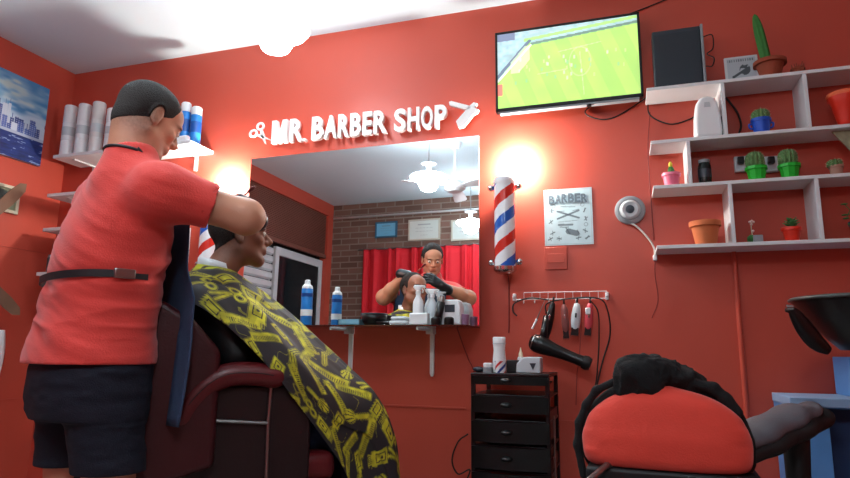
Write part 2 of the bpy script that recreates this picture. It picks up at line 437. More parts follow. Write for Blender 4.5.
# roller shutter, seen in the mirror
A = rX(336, 253.6, XL); B = rX(262, 239, XL)
zs0 = (A.z+B.z)/2
bm = nb(); n = 26; z = zs0; st = (oz1-.0-zs0)/n
for i in range(n):
    prism(bm, [(XL-.045, z+i*st), (XL-.028, z+i*st+.15*st), (XL-.028, z+i*st+.8*st), (XL-.045, z+(i+1)*st)], oy0+.005, oy1-.005)
t = thing('roller_shutter', 'brown slatted roller shutter half lowered over the street entrance, seen in the mirror', 'shutter', (XL-.04, (oy0+oy1)/2, zs0))
obj('slat_curtain', bm, M['steelb'], t)
bm = nb(); box(bm, XL-.05, XL-.01, oy0+.005, oy1-.005, zs0-.04, zs0); obj('bottom_bar', bm, M['steelb'], t)
# white aluminium door with glass
D1 = rX(322, 262, XL-.06); D0 = rX(276, 243, XL-.06)
dy0, dy1 = D1.y, D0.y; dz = zs0-.07
bm = nb(); w = .07; x0, x1 = XL-.09, XL-.05
box(bm, x0, x1, dy0, dy0+w, 0, dz); box(bm, x0, x1, dy1-w, dy1, 0, dz); box(bm, x0, x1, dy0+w, dy1-w, dz-.09, dz); box(bm, x0, x1, dy0+w, dy1-w, 0, .12); box(bm, x0, x1, dy0+w, dy1-w, 1.0, 1.07)
d = struct('door_1', bm, M['alum'], bevel=.004)
bm = nb(); box(bm, XL-.075, XL-.068, dy0+w, dy1-w, .12, 1.0); box(bm, XL-.075, XL-.068, dy0+w, dy1-w, 1.07, dz-.09); obj('door_glass', bm, M['darkglass'], d)
bm = nb(); tube(bm, [(XL-.05, dy0+.04, 1.15), (XL-.02, dy0+.04, 1.15), (XL-.02, dy0+.04, 1.3), (XL-.05, dy0+.04, 1.3)], .009, 8); obj('door_handle', bm, M['steel'], d)
# white louvred panel beside the door
bm = nb(); zz = .02
while zz < dz-.03:
    prism(bm, [(XL-.085, zz), (XL-.06, zz+.02), (XL-.06, zz+.07), (XL-.085, zz+.085)], dy1+.03, oy1-.01); zz += .09
struct('window_1', bm, M['alum'])
bm = nb(); box(bm, XL-.12, XL-.1, YB, oy1+.1, 0, H); struct('wall_street', bm, M['blackm'])
# curtain on the brick wall
c0 = rY(364, 250, YB+.06); c1z = c0.z
xs = np.linspace(c0.x, -.55, 400); ph = np.cumsum(.8+.5*np.sin(np.arange(400)*.13))*.32
prof = np.array(YB+.06+.022*np.sin(ph)+.008*np.sin(ph*2.3))
zs = np.linspace(.15, c1z, 24); co = []; 
for k, z in enumerate(zs):
    for i in range(400): co.append((xs[i], prof[i], z))
q = [(k*400+i, k*400+i+1, (k+1)*400+i+1, (k+1)*400+i) for k in range(23) for i in range(399)]
me = bpy.data.meshes.new('curtain'); me.from_pydata(co, [], q)
t = thing('curtain', 'bright red curtain drawn across the brick wall behind the barber, seen in the mirror', 'curtain', (c0.x, YB+.06, .15))
o = mobj('curtain_cloth', me, M['curtain'], t); md = o.modifiers.new('s', 'SOLIDIFY'); md.thickness = .003
bm = nb(); tube(bm, [(c0.x-.08, YB+.06, c1z+.005), (-.5, YB+.06, c1z+.005)], .009, 8); obj('curtain_rod', bm, M['steel'], t)
# white pipe along the brick wall
a = rY(345, 218, YB+.03); b = rY(478, 213, YB+.03)
bm = nb(); tube(bm, [(XL+.02, YB+.03, a.z), (XR, YB+.03, a.z)], .013, 10)
o = obj('wall_pipe', bm, M['white'], smooth=True); setp(o, 'thin white pipe running along the brick wall above the certificates', 'pipe')
# certificates
def cert(px0, py0, px1, py1, fcol, paper, label, grp=None):
    a = rY(px0, py1, YB+.02); b = rY(px1, py0, YB+.02); x0, x1 = sorted((a.x, b.x)); z0, z1 = a.z, b.z
    t = thing('framed_certificate', label, 'certificate', ((x0+x1)/2, YB+.02, z0), 0, grp)
    bm = nb(); w = .018
    for bb in ((x0, x1, z0, z0+w), (x0, x1, z1-w, z1), (x0, x0+w, z0+w, z1-w), (x1-w, x1, z0+w, z1-w)): box(bm, bb[0], bb[1], YB+.002, YB+.024, bb[2], bb[3])
    obj('frame', bm, fcol, t)
    def fn(u, v):
        c = np.tile(np.array(paper), (len(u), 1)); d = np.array(lin(110, 110, 120))
        for (vv, hw, th) in ((.78, .22, .035), (.6, .3, .012), (.5, .26, .01), (.42, .3, .01), (.2, .12, .01)):
            m = (abs(v-vv) < th) & (abs(u-.5) < hw) & ((np.sin(u*160) > -.6) | (th > .03)); c[m] = c[m]*.45+d*.55
        return c
    panel('paper', (x1-w, YB+.015, z0+w), (-(x1-x0-2*w), 0, 0), (0, 0, z1-z0-2*w), 60, 44, fn, M['attr'], t)
M['frame'] = mat('pale_wood_frame', lin(190, 180, 165), .4); M['bframe'] = mat('blue_frame', lin(50, 100, 130), .4)
cert(375, 221, 397, 238, M['bframe'], lin(110, 180, 215), 'small light blue certificate on the brick wall, seen in the mirror')
cert(408, 218, 440, 241, M['frame'], lin(205, 210, 205), 'white framed certificate on the brick wall right above the barber in the mirror')
cert(451, 218, 488, 241, M['frame'], lin(205, 210, 205), 'white framed certificate at the right edge of the mirror, half behind a lamp')
# ceiling fan (seen in the mirror)
f = rY(455, 187, .9)
fx, fy, fz = f.x, .9, f.z
t = thing('ceiling_fan', 'white ceiling fan on a long downrod, seen at the top right of the mirror', 'fan', (fx, fy, fz))
bm = nb(); cyl(bm, (fx, fy, fz+.05), (fx, fy, H-.06), .011, seg=12); obj('downrod', bm, M['white'], t, smooth=False)
bm = nb(); lathe(bm, [(0, -.06), (.03, -.06), (.055, -.03), (.06, 0)], (fx, fy, H)); obj('canopy', bm, M['white'], t)
bm = nb(); lathe(bm, [(0, -.045), (.06, -.045), (.095, -.02), (.1, .015), (.075, .045), (.02, .07), (0, .07)], (fx, fy, fz)); obj('motor_housing', bm, M['white'], t)
for k in range(3):
    a = k*2*PI/3+.35; bm = nb(); ca, sa = math.cos(a), math.sin(a)
    pr = [(.09, -.03), (.2, -.05), (.46, -.06), (.49, -.04), (.49, .04), (.46, .06), (.2, .05), (.09, .03)]
    A_ = [bm.verts.new((fx+x*ca-y*sa, fy+x*sa+y*ca, fz+y*.2-.004)) for x, y in pr]; B_ = [bm.verts.new((fx+x*ca-y*sa, fy+x*sa+y*ca, fz+y*.2+.004)) for x, y in pr]
    bm.faces.new(A_); bm.faces.new(B_[::-1])
    for i in range(8): bm.faces.new((A_[i], B_[i], B_[(i+1) % 8], A_[(i+1) % 8]))
    obj('fan_blade', bm, M['white'], t)
# pendants
def pendant(x, y, z, label, lm='lamp'):
    t = thing('pendant_lamp', label, 'lamp', (x, y, z), 0, 'white glass pendant lamps')
    bm = nb(); lathe(bm, [(.045, .035), (.09, .02), (.155, .0), (.16, -.008), (.15, -.022), (.11, -.04), (.085, -.06), (.082, -.085), (.065, -.115), (.03, -.132), (0, -.135)], (x, y, z), 36)
    obj('lamp_shade', bm, M[lm], t, smooth=True)
    bm = nb(); lathe(bm, [(0, .135), (.02, .133), (.045, .126), (.068, .114), (.068, .110), (.022, .112), (.022, .034), (0, .034)], (x, y, z), 30); obj('lamp_holder', bm, M['dgrey'], t, smooth=True)
    bm = nb(); cyl(bm, (x, y, z+.13), (x, y, H-.02), .004, seg=8); obj('cord', bm, M['grey'], t)
    bm = nb(); lathe(bm, [(0, -.03), (.03, -.03), (.05, 0)], (x, y, H)); obj('ceiling_rose', bm, M['white'], t)
PEND = [(-1.56, 2.42, 2.50), (-1.585, 1.22, 2.44), (-1.63, -.28, 2.38)]
pendant(*PEND[0], 'lit white glass pendant lamp hanging in view above the sign, at the ceiling edge')
pendant(*PEND[1], 'lit white glass pendant lamp seen whole in the top of the mirror')
pendant(-.1, -.15, 2.44, 'added white glass pendant lamp, unseen above the view, brightening the middle of the wall', 'lampfill')  # added lamp, out of view, fills the centre of the front wall with light
pendant(*PEND[2], 'lit white glass pendant lamp lowest and farthest in the mirror, before a certificate')

# ================================================================== MIRROR, LAMPS AND GLASS SHELF
ax = np.array([math.cos(MTH), math.sin(MTH), 0]); az = np.cross(ax, -MN); az = az/np.linalg.norm(az)
if az[2] < 0: az = -az
TL, TR, BR = aY(250, 157, 3.0), aY(479, 137, 3.0), aY(479, 326, 3.0)
mx0, mx1, mz0, mz1 = TL.x, TR.x, 1.072, (TL.z+TR.z)/2
Mm = Matrix(((ax[0], -MN[0], az[0], MC[0]), (ax[1], -MN[1], az[1], MC[1]), (ax[2], -MN[2], az[2], MC[2]), (0, 0, 0, 1)))
t = thing('wall_mirror', 'large frameless rectangular mirror on the red wall above the glass shelf', 'mirror', (MC[0], MC[1], mz0))
bm = nb(); box(bm, mx0-MC[0], mx1-MC[0], 0, .005, mz0-MC[2], mz1-MC[2], Mm); obj('mirror_glass', bm, M['mirror'], t)
bm = nb(); box(bm, mx0-MC[0], mx1-MC[0], .0052, .012, mz0-MC[2], mz1-MC[2], Mm); box(bm, mx0-MC[0]+.25, mx1-MC[0]-.25, .012, .07, .25, .3, Mm); box(bm, mx0-MC[0]+.25, mx1-MC[0]-.25, .012, .08, -.35, -.3, Mm); obj('backing_board', bm, M['grey'], t)
for (px, py, lab) in ((516, 164, 'glaring round bulb beside the right edge of the mirror, above the barber pole'), (224, 183, 'glaring round bulb beside the left edge of the mirror, behind the razor')):
    c = aY(px, py, 3.045)
    t = thing('wall_bulb', lab, 'lamp', (c.x, 3.1, c.z), 0, 'bulbs beside the mirror')
    bm = nb(); bmesh.ops.create_uvsphere(bm, u_segments=24, v_segments=16, radius=.03, matrix=Matrix.Translation(c)); obj('bulb', bm, M['globe'], t, smooth=True)
    bm = nb(); cyl(bm, (c.x, 3.1, c.z), (c.x, 3.07, c.z), .022, .016); obj('socket', bm, M['white'], t)
GZ = 1.062
t = thing('glass_shelf', 'clear glass shelf under the mirror on white metal brackets', 'shelf', (-1.37, 3.1, GZ))
bm = nb(); box(bm, -2.12, -.70, 2.80, 3.085, GZ, GZ+.008); obj('glass_board', bm, M['glass'], t, bevel=.002)
for px in (349, 431):
    x = aY(px, 350, 3.07).x
    bm = nb(); prism(bm, [(x-.012, GZ-.001), (x+.012, GZ-.001), (x+.011, GZ-.23), (x+.005, GZ-.245), (x-.005, GZ-.245), (x-.011, GZ-.23)], 3.085, 3.1)
    box(bm, x-.006, x+.006, 2.84, 3.09, GZ-.016, GZ-.001)
    v = [(3.09, GZ-.1), (3.09, GZ-.07), (2.98, GZ-.015), (2.95, GZ-.015)]
    box(bm, x-.02, x+.02, 3.04, 3.09, GZ-.03, GZ-.001)
    obj('shelf_bracket', bm, M['wplast'], t, bevel=.002)

# ================================================================== SIGN
def textmesh(s):
    c = bpy.data.curves.new('t', 'FONT'); c.body = s; c.extrude = .02; c.offset = .012 if s == 'M' else .03; c.resolution_u = 4
    o = bpy.data.objects.new('t', c); COL.objects.link(o)
    me = bpy.data.meshes.new_from_object(o.evaluated_get(bpy.context.evaluated_depsgraph_get())); bpy.data.objects.remove(o)
    return me
def fitmesh(me, x0, x1, y0, y1, z0, z1):
    n = len(me.vertices); co = np.empty(n*3, np.float32); me.vertices.foreach_get('co', co); co = co.reshape(-1, 3)
    lo, hi = co.min(0), co.max(0); t = (co-lo)/(hi-lo)
    out = np.stack([x0+t[:, 0]*(x1-x0), y1-t[:, 2]*(y1-y0), z0+t[:, 1]*(z1-z0)], 1)
    me.vertices.foreach_set('co', out.astype(np.float32).ravel()); me.update(); return me
L = [('M', 272, 287), ('R', 290, 302.5), ('.', 303.3, 306.6), ('B', 312, 323.5), ('A', 324.5, 337), ('R', 338.5, 349), ('B', 350.5, 361), ('E', 363, 372), ('R', 374, 387), ('S', 394.5, 406), ('H', 408, 419.5), ('O', 421.5, 433), ('P', 435, 447)]
YS = 3.055
t = thing('wall_sign', 'white raised capital letters spelling MR. BARBER SHOP on the wall above the mirror', 'sign', (-1.43, 3.1, 2.15))
def zrow(px): return 2.0+0  # placeholder
for ch, a, b in L:
    yb = 144.8 + (128.3-144.8)*((a+b)/2-272)/(445-272)
    p = aY(a, yb, YS); q = aY(b, yb, YS); top = aY((a+b)/2, yb-23.3, YS)
    if ch == 'M':
        bm = nb(); prism(bm, [(0, 0), (.25, 0), (.25, .6), (.41, 0), (.59, 0), (.75, .6), (.75, 0), (1, 0), (1, 1), (.7, 1), (.5, .36), (.3, 1), (0, 1)], YS-.012, YS+.018, Matrix.Translation((p.x, 0, p.z)) @ Matrix.Diagonal((q.x-p.x, 1, top.z-p.z, 1)))
        obj('letter', bm, M['letter'], t, auto=20); continue
    me = fitmesh(textmesh(ch), p.x, q.x, YS-.012, YS+.018, p.z, p.z+.017 if ch == '.' else top.z)
    b_ = bmesh.new(); b_.from_mesh(me); bmesh.ops.remove_doubles(b_, verts=b_.verts, dist=.0002); bmesh.ops.recalc_face_normals(b_, faces=b_.faces); b_.to_mesh(me); b_.free()
    mobj('letter', me, M['letter'], t, smooth=False)
# scissors emblem
def L3(px, py): v = aY(px, py, YS); return (v.x, YS, v.z)
t = thing('scissors_emblem', 'white raised pair of open scissors left of the lettering', 'sign', L3(260, 132))
for nm, hc, tip in (('blade', (253.5, 133.5), (271, 140)), ('blade', (260.5, 126.5), (265.5, 144))):
    bm = nb(); c = Vector(L3(*hc)); tp = Vector(L3(*tip)); d = (tp-c); 
    ring = [c+Vector((.022*math.cos(k*PI/8), 0, .020*math.sin(k*PI/8))) for k in range(16)]
    tube(bm, ring, .008, 8, closed=True)
    s = c+d.normalized()*.026; n = Vector((-d.z, 0, d.x)).normalized()
    pts = [s+n*.006, s-n*.006, c+d*.5-n*.010, tp, c+d*.5+n*.008]
    A_ = [bm.verts.new((p.x, YS-.01, p.z)) for p in pts]; B_ = [bm.verts.new((p.x, YS+.01, p.z)) for p in pts]
    bm.faces.new(A_); bm.faces.new(B_[::-1])
    for i in range(5): bm.faces.new((A_[i], B_[i], B_[(i+1) % 5], A_[(i+1) % 5]))
    obj(nm, bm, M['letter'], t)
t = thing('razor_emblem', 'white raised open straight razor shape right of the lettering', 'sign', L3(465, 115))
def plate(poly):
    bm = nb(); pts = [L3(*p) for p in poly]; n = len(pts)
    A_ = [bm.verts.new((p[0], YS-.012, p[2])) for p in pts]; B_ = [bm.verts.new((p[0], YS+.015, p[2])) for p in pts]
    bm.faces.new(A_); bm.faces.new(B_[::-1])
    for i in range(n): bm.faces.new((A_[i], B_[i], B_[(i+1) % n], A_[(i+1) % n]))
    return bm
obj('handle', plate([(449.5, 102.5), (452, 101.8), (470, 106.5), (469.5, 109.8), (464, 109.5), (450, 106)]), M['letter'], t)
obj('blade', plate([(470, 106.5), (474, 103), (477.5, 104), (475, 108.5), (479, 110), (477.5, 113), (473.5, 115), (464, 127), (459, 128.5), (456.5, 122), (467, 110)]), M['letter'], t)

# ================================================================== TV
YT = 3.0
A = aY(495.5, 31.5, YT); B = aY(641, 14, YT); C = aY(642, 99, YT); Dv = aY(495.5, 110.5, YT)
tx0, tx1 = (A.x+Dv.x)/2, (B.x+C.x)/2; tz0, tz1 = (C.z+Dv.z)/2, (A.z+B.z)/2
t = thing('television', 'flat screen television on the wall showing a green football pitch', 'television', ((tx0+tx1)/2, 3.1, tz0))
bm = nb(); w = .012
box(bm, tx0, tx1, YT+.003, YT+.035, tz0, tz1)
for bb in ((tx0, tx1, tz0, tz0+w*1.5), (tx0, tx1, tz1-w, tz1), (tx0, tx0+w, tz0, tz1), (tx1-w, tx1, tz0, tz1)): box(bm, bb[0], bb[1], YT-.006, YT+.003, bb[2], bb[3])
obj('casing', bm, M['black'], t, bevel=.002)
bm = nb(); box(bm, tx0+.02, tx1-.02, YT-.004, YT+.03, tz0-.012, tz0); obj('lower_trim', bm, M['grey'], t, bevel=.002)
bm = nb(); box(bm, tx0+.2, tx1-.2, YT+.03, 3.1, tz0+.08, tz1-.12); obj('wall_bracket', bm, M['blackm'], t)
bm = nb(); cyl(bm, (tx0+.47, YT+.0, tz0-.012), (tx0+.47, YT+.0, tz0-.022), .012); obj('sensor', bm, M['black'], t)
def pitch(u, v):
    n = len(u); c = np.zeros((n, 3)); rs = np.random.RandomState(3)
    g1 = np.array(lin(160, 206, 60)); g2 = np.array(lin(146, 198, 50))
    st = (np.floor((u*1.1+v*.25)*9) % 2)[:, None]; c[:] = g1*st+g2*(1-st)
    nz = vnoise(np.stack([u*9, v*6, u*0], 1), 4)[:, None]; c *= 1+.12*nz
    c = c*(1-.15*(v[:, None])) + np.array(lin(190, 235, 120))*.15*v[:, None]
    def lineseg(x0, y0, x1, y1, w, col, a=1):
        dx, dy = x1-x0, y1-y0; tt = np.clip(((u-x0)*dx+(v-y0)*dy*.32)/(dx*dx+dy*dy*.32), 0, 1)
        d = np.hypot(u-x0-tt*dx, (v-y0-tt*dy)*.57); m = (d < w)[:, None]*a; c[:] = c*(1-m)+np.array(col)*m
    wt = np.array(lin(225, 245, 200))
    # stands: upper band and left wedge
    up = v > .80+.13*u; lf = v > .40+1.75*u; 
    stand = np.array(lin(150, 185, 190))*(1+.25*vnoise(np.stack([u*40, v*30, u*0], 1), 5)[:, None])
    c[up] = stand[up]; tri = (v > .37+2.0*u); c[tri] = stand[tri]*.95
    band = (v > .765+.13*u) & (v < .80+.13*u) & (u > .25); c[band] = np.array(lin(60, 110, 90))
    band2 = (v > .83+.13*u) & (v < .87+.13*u) & (u > .2); c[band2] = np.array(lin(150, 205, 90))
    lineseg(0.0, .42, .24, .86, .012, lin(50, 80, 110)); lineseg(.0, .36, .25, .80, .006, lin(220, 235, 225))
    m = (u > .1) & (u < .24) & (v > .45) & (v < .8) & (np.abs(v-.28-1.9*u) < .13); c[m] = c[m]*.55+wt*.45
    c[(u < .035) & (v > .17) & (v < .32)] = lin(235, 90, 60)
    for x0, y0, x1, y1 in ((.62, .07, .60, .62), (.3, .4, .5, .42), (.45, .66, .75, .72)): lineseg(x0, y0, x1, y1, .003, wt, .3)
    dd = np.hypot((u-.6)*1, (v-.5)*.4); m = (abs(dd-.075) < .0035); c[m] = c[m]*.8+wt*.2
    for _ in range(34):
        x, y = rs.uniform(.12, .92), rs.uniform(.3, .68); col = [lin(240, 245, 235), lin(90, 120, 150), lin(210, 235, 150)][rs.randint(3)]
        m = (abs(u-x) < .006) & (abs(v-y) < .022); c[m] = c[m]*.62+np.array(col)*.38
    m = (u < .13) & (v > .90); c[m] = lin(70, 90, 130)
    return c*.86+.12  # washed-out haze mixed into the screen colours as a pale lift
panel('screen', (tx0+w, YT-.001, tz0+w*1.5), (tx1-tx0-2*w, 0, 0), (0, 0, tz1-tz0-2.5*w), 240, 136, pitch, M['screen'], t)
def cable(name, pts, r, m, label, cat='cable', grp=None, n=8):
    bm = nb(); tube(bm, spline(pts, n), r, 6); o = obj(name, bm, m, smooth=True); return setp(o, label, cat, grp)
W = lambda px, py, off=.006: tuple(aY(px, py, 3.1-off))
cable('power_cable', [W(600, 100), W(585, 112), W(598, 119), W(615, 117), W(640, 102), W(648, 96)], .0035, M['cable'], 'thin dark cable looping below the television')
cable('aerial_cable', [W(597, 24), W(620, 17), W(645, 8), W(672, -3)], .003, M['cable'], 'thin black cable running from the television top up to the ceiling')
cable('wall_cable', [W(648, 100), W(650, 115), W(670, 124), W(690, 119), W(700, 112)], .0035, M['cable'], 'dark cable sagging left of the white air freshener')
cable('wall_wire', [W(650, 112), W(648, 150), W(651, 200), W(654, 240)], .0025, M['rcable'], 'thin dark red wire dropping beside the left ends of the plant shelves')
# ================================================================== BARBER POLES
def barber_pole(pxc, label):
    YP = 3.0
    b = aY(pxc[0], pxc[1], YP); top = aY(pxc[2], pxc[3], YP); x = (b.x+top.x)/2; z0, z1 = b.z, top.z; R = .052
    t = thing('barber_pole', label, 'barber pole', (x, 3.1, z0), 0, 'barber poles beside the mirror')
    ns, nz = 64, 120; co = []; col = []
    for k in range(nz+1):
        z = z0+.03+(z1-z0-.05)*k/nz
        for i in range(ns):
            a = 2*PI*i/ns; co.append((x+R*math.cos(a), YP+R*math.sin(a), z))
            s = ((z-z0)/.245 - a/(2*PI)*1.0 + .30) % 1.0
            col.append(lin(214, 52, 40) if s < .24 else (lin(236, 238, 240) if s < .5 else (lin(40, 96, 190) if s < .74 else lin(236, 238, 240))))
    q = [(k*ns+i, k*ns+(i+1) % ns, (k+1)*ns+(i+1) % ns, (k+1)*ns+i) for k in range(nz) for i in range(ns)]
    me = bpy.data.meshes.new('striped_tube'); me.from_pydata(co, [], q); setcol(me, col); mobj('striped_tube', me, M['pole'], t)
    bm = nb(); lathe(bm, [(0, -.006), (.03, -.006), (.044, 0), (.056, .012), (.057, .03), (.052, .034), (0, .034)], (x, YP, z0)); obj('lower_cap', bm, M['chrome'], t)
    bm = nb(); lathe(bm, [(0, -.02), (.054, -.02), (.056, -.006), (.048, .014), (.03, .022), (0, .024)], (x, YP, z1)); obj('upper_cap', bm, M['wplast'], t)
    for zz in (z0+.055, z1-.03):
        bm = nb(); box(bm, x-.06, x+.06, YP+.03, YP+.05, zz-.012, zz+.012); box(bm, x-.02, x+.02, YP+.04, 3.1, zz-.012, zz+.012)
        for s in (-1, 1):
            bmesh.ops.create_uvsphere(bm, u_segments=14, v_segments=10, radius=.018, matrix=Matrix.Translation((x+s*.07, YP+.01, zz)))
            cyl(bm, (x+s*.07, YP+.01, zz), (x+s*.06, YP+.04, zz), .008)
        obj('clamp', bm, M['chrome'], t, smooth=False)
    return x, z0
px_, pz_ = barber_pole((506, 273, 503.5, 181), 'red white and blue striped barber pole right of the mirror')
barber_pole((207, 273, 211, 192), 'red white and blue striped barber pole left of the mirror, behind the client')
cable('pole_cable', [(px_, 3.06, pz_+.01), (px_, 3.09, pz_-.03), (px_-.001, 3.094, pz_-.15), (px_-.004, 3.094, 1.04)], .003, M['rcable'], 'red painted cable running down from the right barber pole')

# ================================================================== POSTERS
def poster(px, name_label, hidden=False):
    a = aY(px[0], px[3], 3.097); b = aY(px[2], px[1], 3.097)
    t = thing('poster', name_label, 'poster', ((a.x+b.x)/2, 3.1, a.z)); w, h = b.x-a.x, b.z-a.z
    def fn(u, v):
        c = np.tile(np.array(lin(186, 208, 216)), (len(u), 1)); dk = np.array(lin(64, 76, 88)); rs = np.random.RandomState(2)
        c *= 1+.06*vnoise(np.stack([u*14, v*14, u*0], 1), 8)[:, None]
        def ink(m, a=.8): c[m] = c[m]*(1-a)+dk*a
        X, Y = u*w, v*h; s = h
        def seg(x0, y0, x1, y1, r, a=.8):
            x0, x1 = x0*w, x1*w; y0, y1 = y0*h, y1*h; dx, dy = x1-x0, y1-y0
            tt = np.clip(((X-x0)*dx+(Y-y0)*dy)/(dx*dx+dy*dy), 0, 1); ink(np.hypot(X-x0-tt*dx, Y-y0-tt*dy) < r*h, a)
        ink((abs(u-.5) > .465) & (abs(u-.5) < .475) | (abs(v-.5) > .475) & (abs(v-.5) < .482), .35)
        seg(.28, .60, .72, .47, .016); seg(.28, .47, .72, .60, .016); seg(.3, .60, .42, .60, .008, .6); seg(.6, .6, .72, .62, .008, .6)
        seg(.36, .685, .64, .67, .012, .5); seg(.3, .41, .7, .43, .006, .5)
        seg(.3, .36, .58, .355, .018, .75); seg(.33, .32, .5, .315, .01, .6)
        seg(.5, .24, .66, .2, .05, .8); seg(.45, .3, .52, .2, .012, .7); seg(.68, .25, .72, .18, .012, .6)
        for x, y in ((.16, .62), (.84, .6), (.14, .42), (.86, .45), (.17, .22), (.84, .24), (.3, .12), (.7, .12), (.12, .12), (.88, .12)):
            for k in range(3):
                a_, l = rs.uniform(0, PI), .05; seg(x-l*math.cos(a_), y-l*.7*math.sin(a_), x+l*math.cos(a_), y+l*.7*math.sin(a_), .008, .65)
        for x, y in ((.2, .7), (.8, .7), (.86, .35)): m = abs(np.hypot(X-x*w, Y-y*h)-.03*h) < .006*h; ink(m, .5)
        return c
    panel('paper', (a.x, 3.097, a.z), (w, 0, 0), (0, 0, h), 110, 150, fn, M['attr'], t, thick=.001)
    xs = np.linspace(a.x+.09*w, a.x+.91*w, 7)
    for i, ch in enumerate('BARBER'):
        up = .03*h*math.sin(PI*(i+.5)/6)
        me = fitmesh(textmesh(ch), xs[i]+.002, xs[i+1]-.001, 3.0945, 3.096, a.z+h*.735+up*.5, a.z+h*.885+up)
        mobj('heading_letter', me, M['postink'], t, smooth=False)
M['postink'] = mat('grey_blue_print_ink', lin(96, 112, 124), .6)
poster((545, 187, 591.5, 246), 'pale blue grey paper poster headed BARBER with crossed tools, right of the mirror')
a = aY(180, 264, 3.097); b = aY(191, 228, 3.097)
def fn(u, v):
    c = np.tile(np.array(lin(196, 200, 204)), (len(u), 1)); m = vnoise(np.stack([u*14, v*30, u*0], 1), 9) > .35; c[m] = lin(150, 156, 166); return c
o = panel('poster', (a.x-.12, 3.097, a.z), (b.x-a.x+.12, 0, 0), (0, 0, b.z-a.z), 50, 60, fn, M['attr'], None, thick=.001)
setp(o, 'white printed paper on the wall showing between the apron and the left barber pole', 'poster')
# blank switch plate painted over
a = aY(545, 270, 3.1); b = aY(567, 247, 3.1)
bm = nb(); box(bm, a.x, b.x, 3.092, 3.1, a.z, b.z); t = obj('cover_plate', bm, M['red'], bevel=.002); setp(t, 'square blank cover plate painted wall red, under the blue grey poster', 'cover plate')
bm = nb(); box(bm, a.x+.12*(b.x-a.x), a.x+.88*(b.x-a.x), 3.089, 3.092, a.z+.3*(b.z-a.z), b.z-.3*(b.z-a.z)); obj('insert', bm, M['red'], t, bevel=.001)

# ================================================================== ROUND WALL DEVICE
c = aY(630, 210, 3.08)
t = thing('bell', 'round white and grey wall bell with a dark centre left of the plant shelves', 'bell', (c.x, 3.1, c.z))
Mx = Matrix.Rotation(PI/2, 4, 'X')
bm = nb(); lathe(bm, [(0, 0), (.066, 0), (.072, .012), (.07, .022), (.058, .03), (.05, .03), (.05, .02), (0, .02)], (c.x, 3.1, c.z), 36, Mx); obj('outer_ring', bm, M['grey'], t)
bm = nb(); lathe(bm, [(0, .02), (.05, .02), (.047, .036), (.036, .044), (.022, .040), (0, .036)], (c.x, 3.1, c.z), 32, Mx); obj('cover', bm, M['lgrey'], t)
bm = nb(); lathe(bm, [(0, .036), (.021, .038), (.019, .047), (.008, .05), (0, .05)], (c.x, 3.1, c.z), 24, Mx); obj('centre_knob', bm, M['slate'], t)
e = aY(655, 256, 3.08)
cable('white_cable', [(c.x-.02, 3.085, c.z-.06), W(636, 226, .02), W(648, 238, .02), W(654, 248, .02), (e.x, 3.08, e.z)], .005, M['wcable'], 'white cable from the round wall bell to the shelf corner')
bm = nb(); box(bm, e.x-.009, e.x+.009, 3.072, 3.1, e.z-.022, e.z+.006); o = obj('cable_connector', bm, M['wplast'], bevel=.004); setp(o, 'small white connector at the lower end of the white bell cable', 'connector')
cable('lower_wire', [W(655, 262), W(655, 275), W(658, 300), W(652, 318)], .0025, M['rcable'], 'thin dark wire hanging below the white connector')

# ================================================================== RACK WITH CLIPPERS AND HAIR DRYER
YK = 3.07
A = aY(513, 296, YK); B = aY(608, 296.5, YK); zk = A.z; zt = aY(560, 292, YK).z
t = thing('wall_rack', 'white wire rack of hooks on the wall beside the drawer tower', 'rack', ((A.x+B.x)/2, 3.1, zk))
bm = nb(); x0, x1 = A.x+.005, B.x-.005
tube(bm, [(x0, YK, zk-.018), (x1, YK, zk-.018)], .0022, 8); tube(bm, [(x0+.05, YK, zt), (x1, YK, zt)], .0018, 8)
for i in range(11): x = x0+.05+(x1-x0-.05)*i/10; tube(bm, [(x, YK, zt), (x, YK, zk-.018)], .0012, 6)
obj('wire_rail', bm, M['wplast'], t)
for x in (x0, x1):
    bm = nb(); box(bm, x-.008, x+.008, 3.075, 3.1, zk-.024, zk+.012); cyl(bm, (x, 3.08, zk-.005), (x, 3.06, zk-.005), .007); obj('mount', bm, M['wplast'], t, bevel=.002)
hook_px = [524, 535, 549, 564, 576, 590]
for hx in hook_px:
    x = aY(hx, 300, YK).x; bm = nb(); tube(bm, [(x, YK, zk-.018), (x, YK-.004, zk-.034), (x, YK-.016, zk-.038), (x, YK-.022, zk-.028)], .002, 6); obj('hook', bm, M['wplast'], t)
YC = 3.045
def K(px, py, y=YC): return aY(px, py, y)
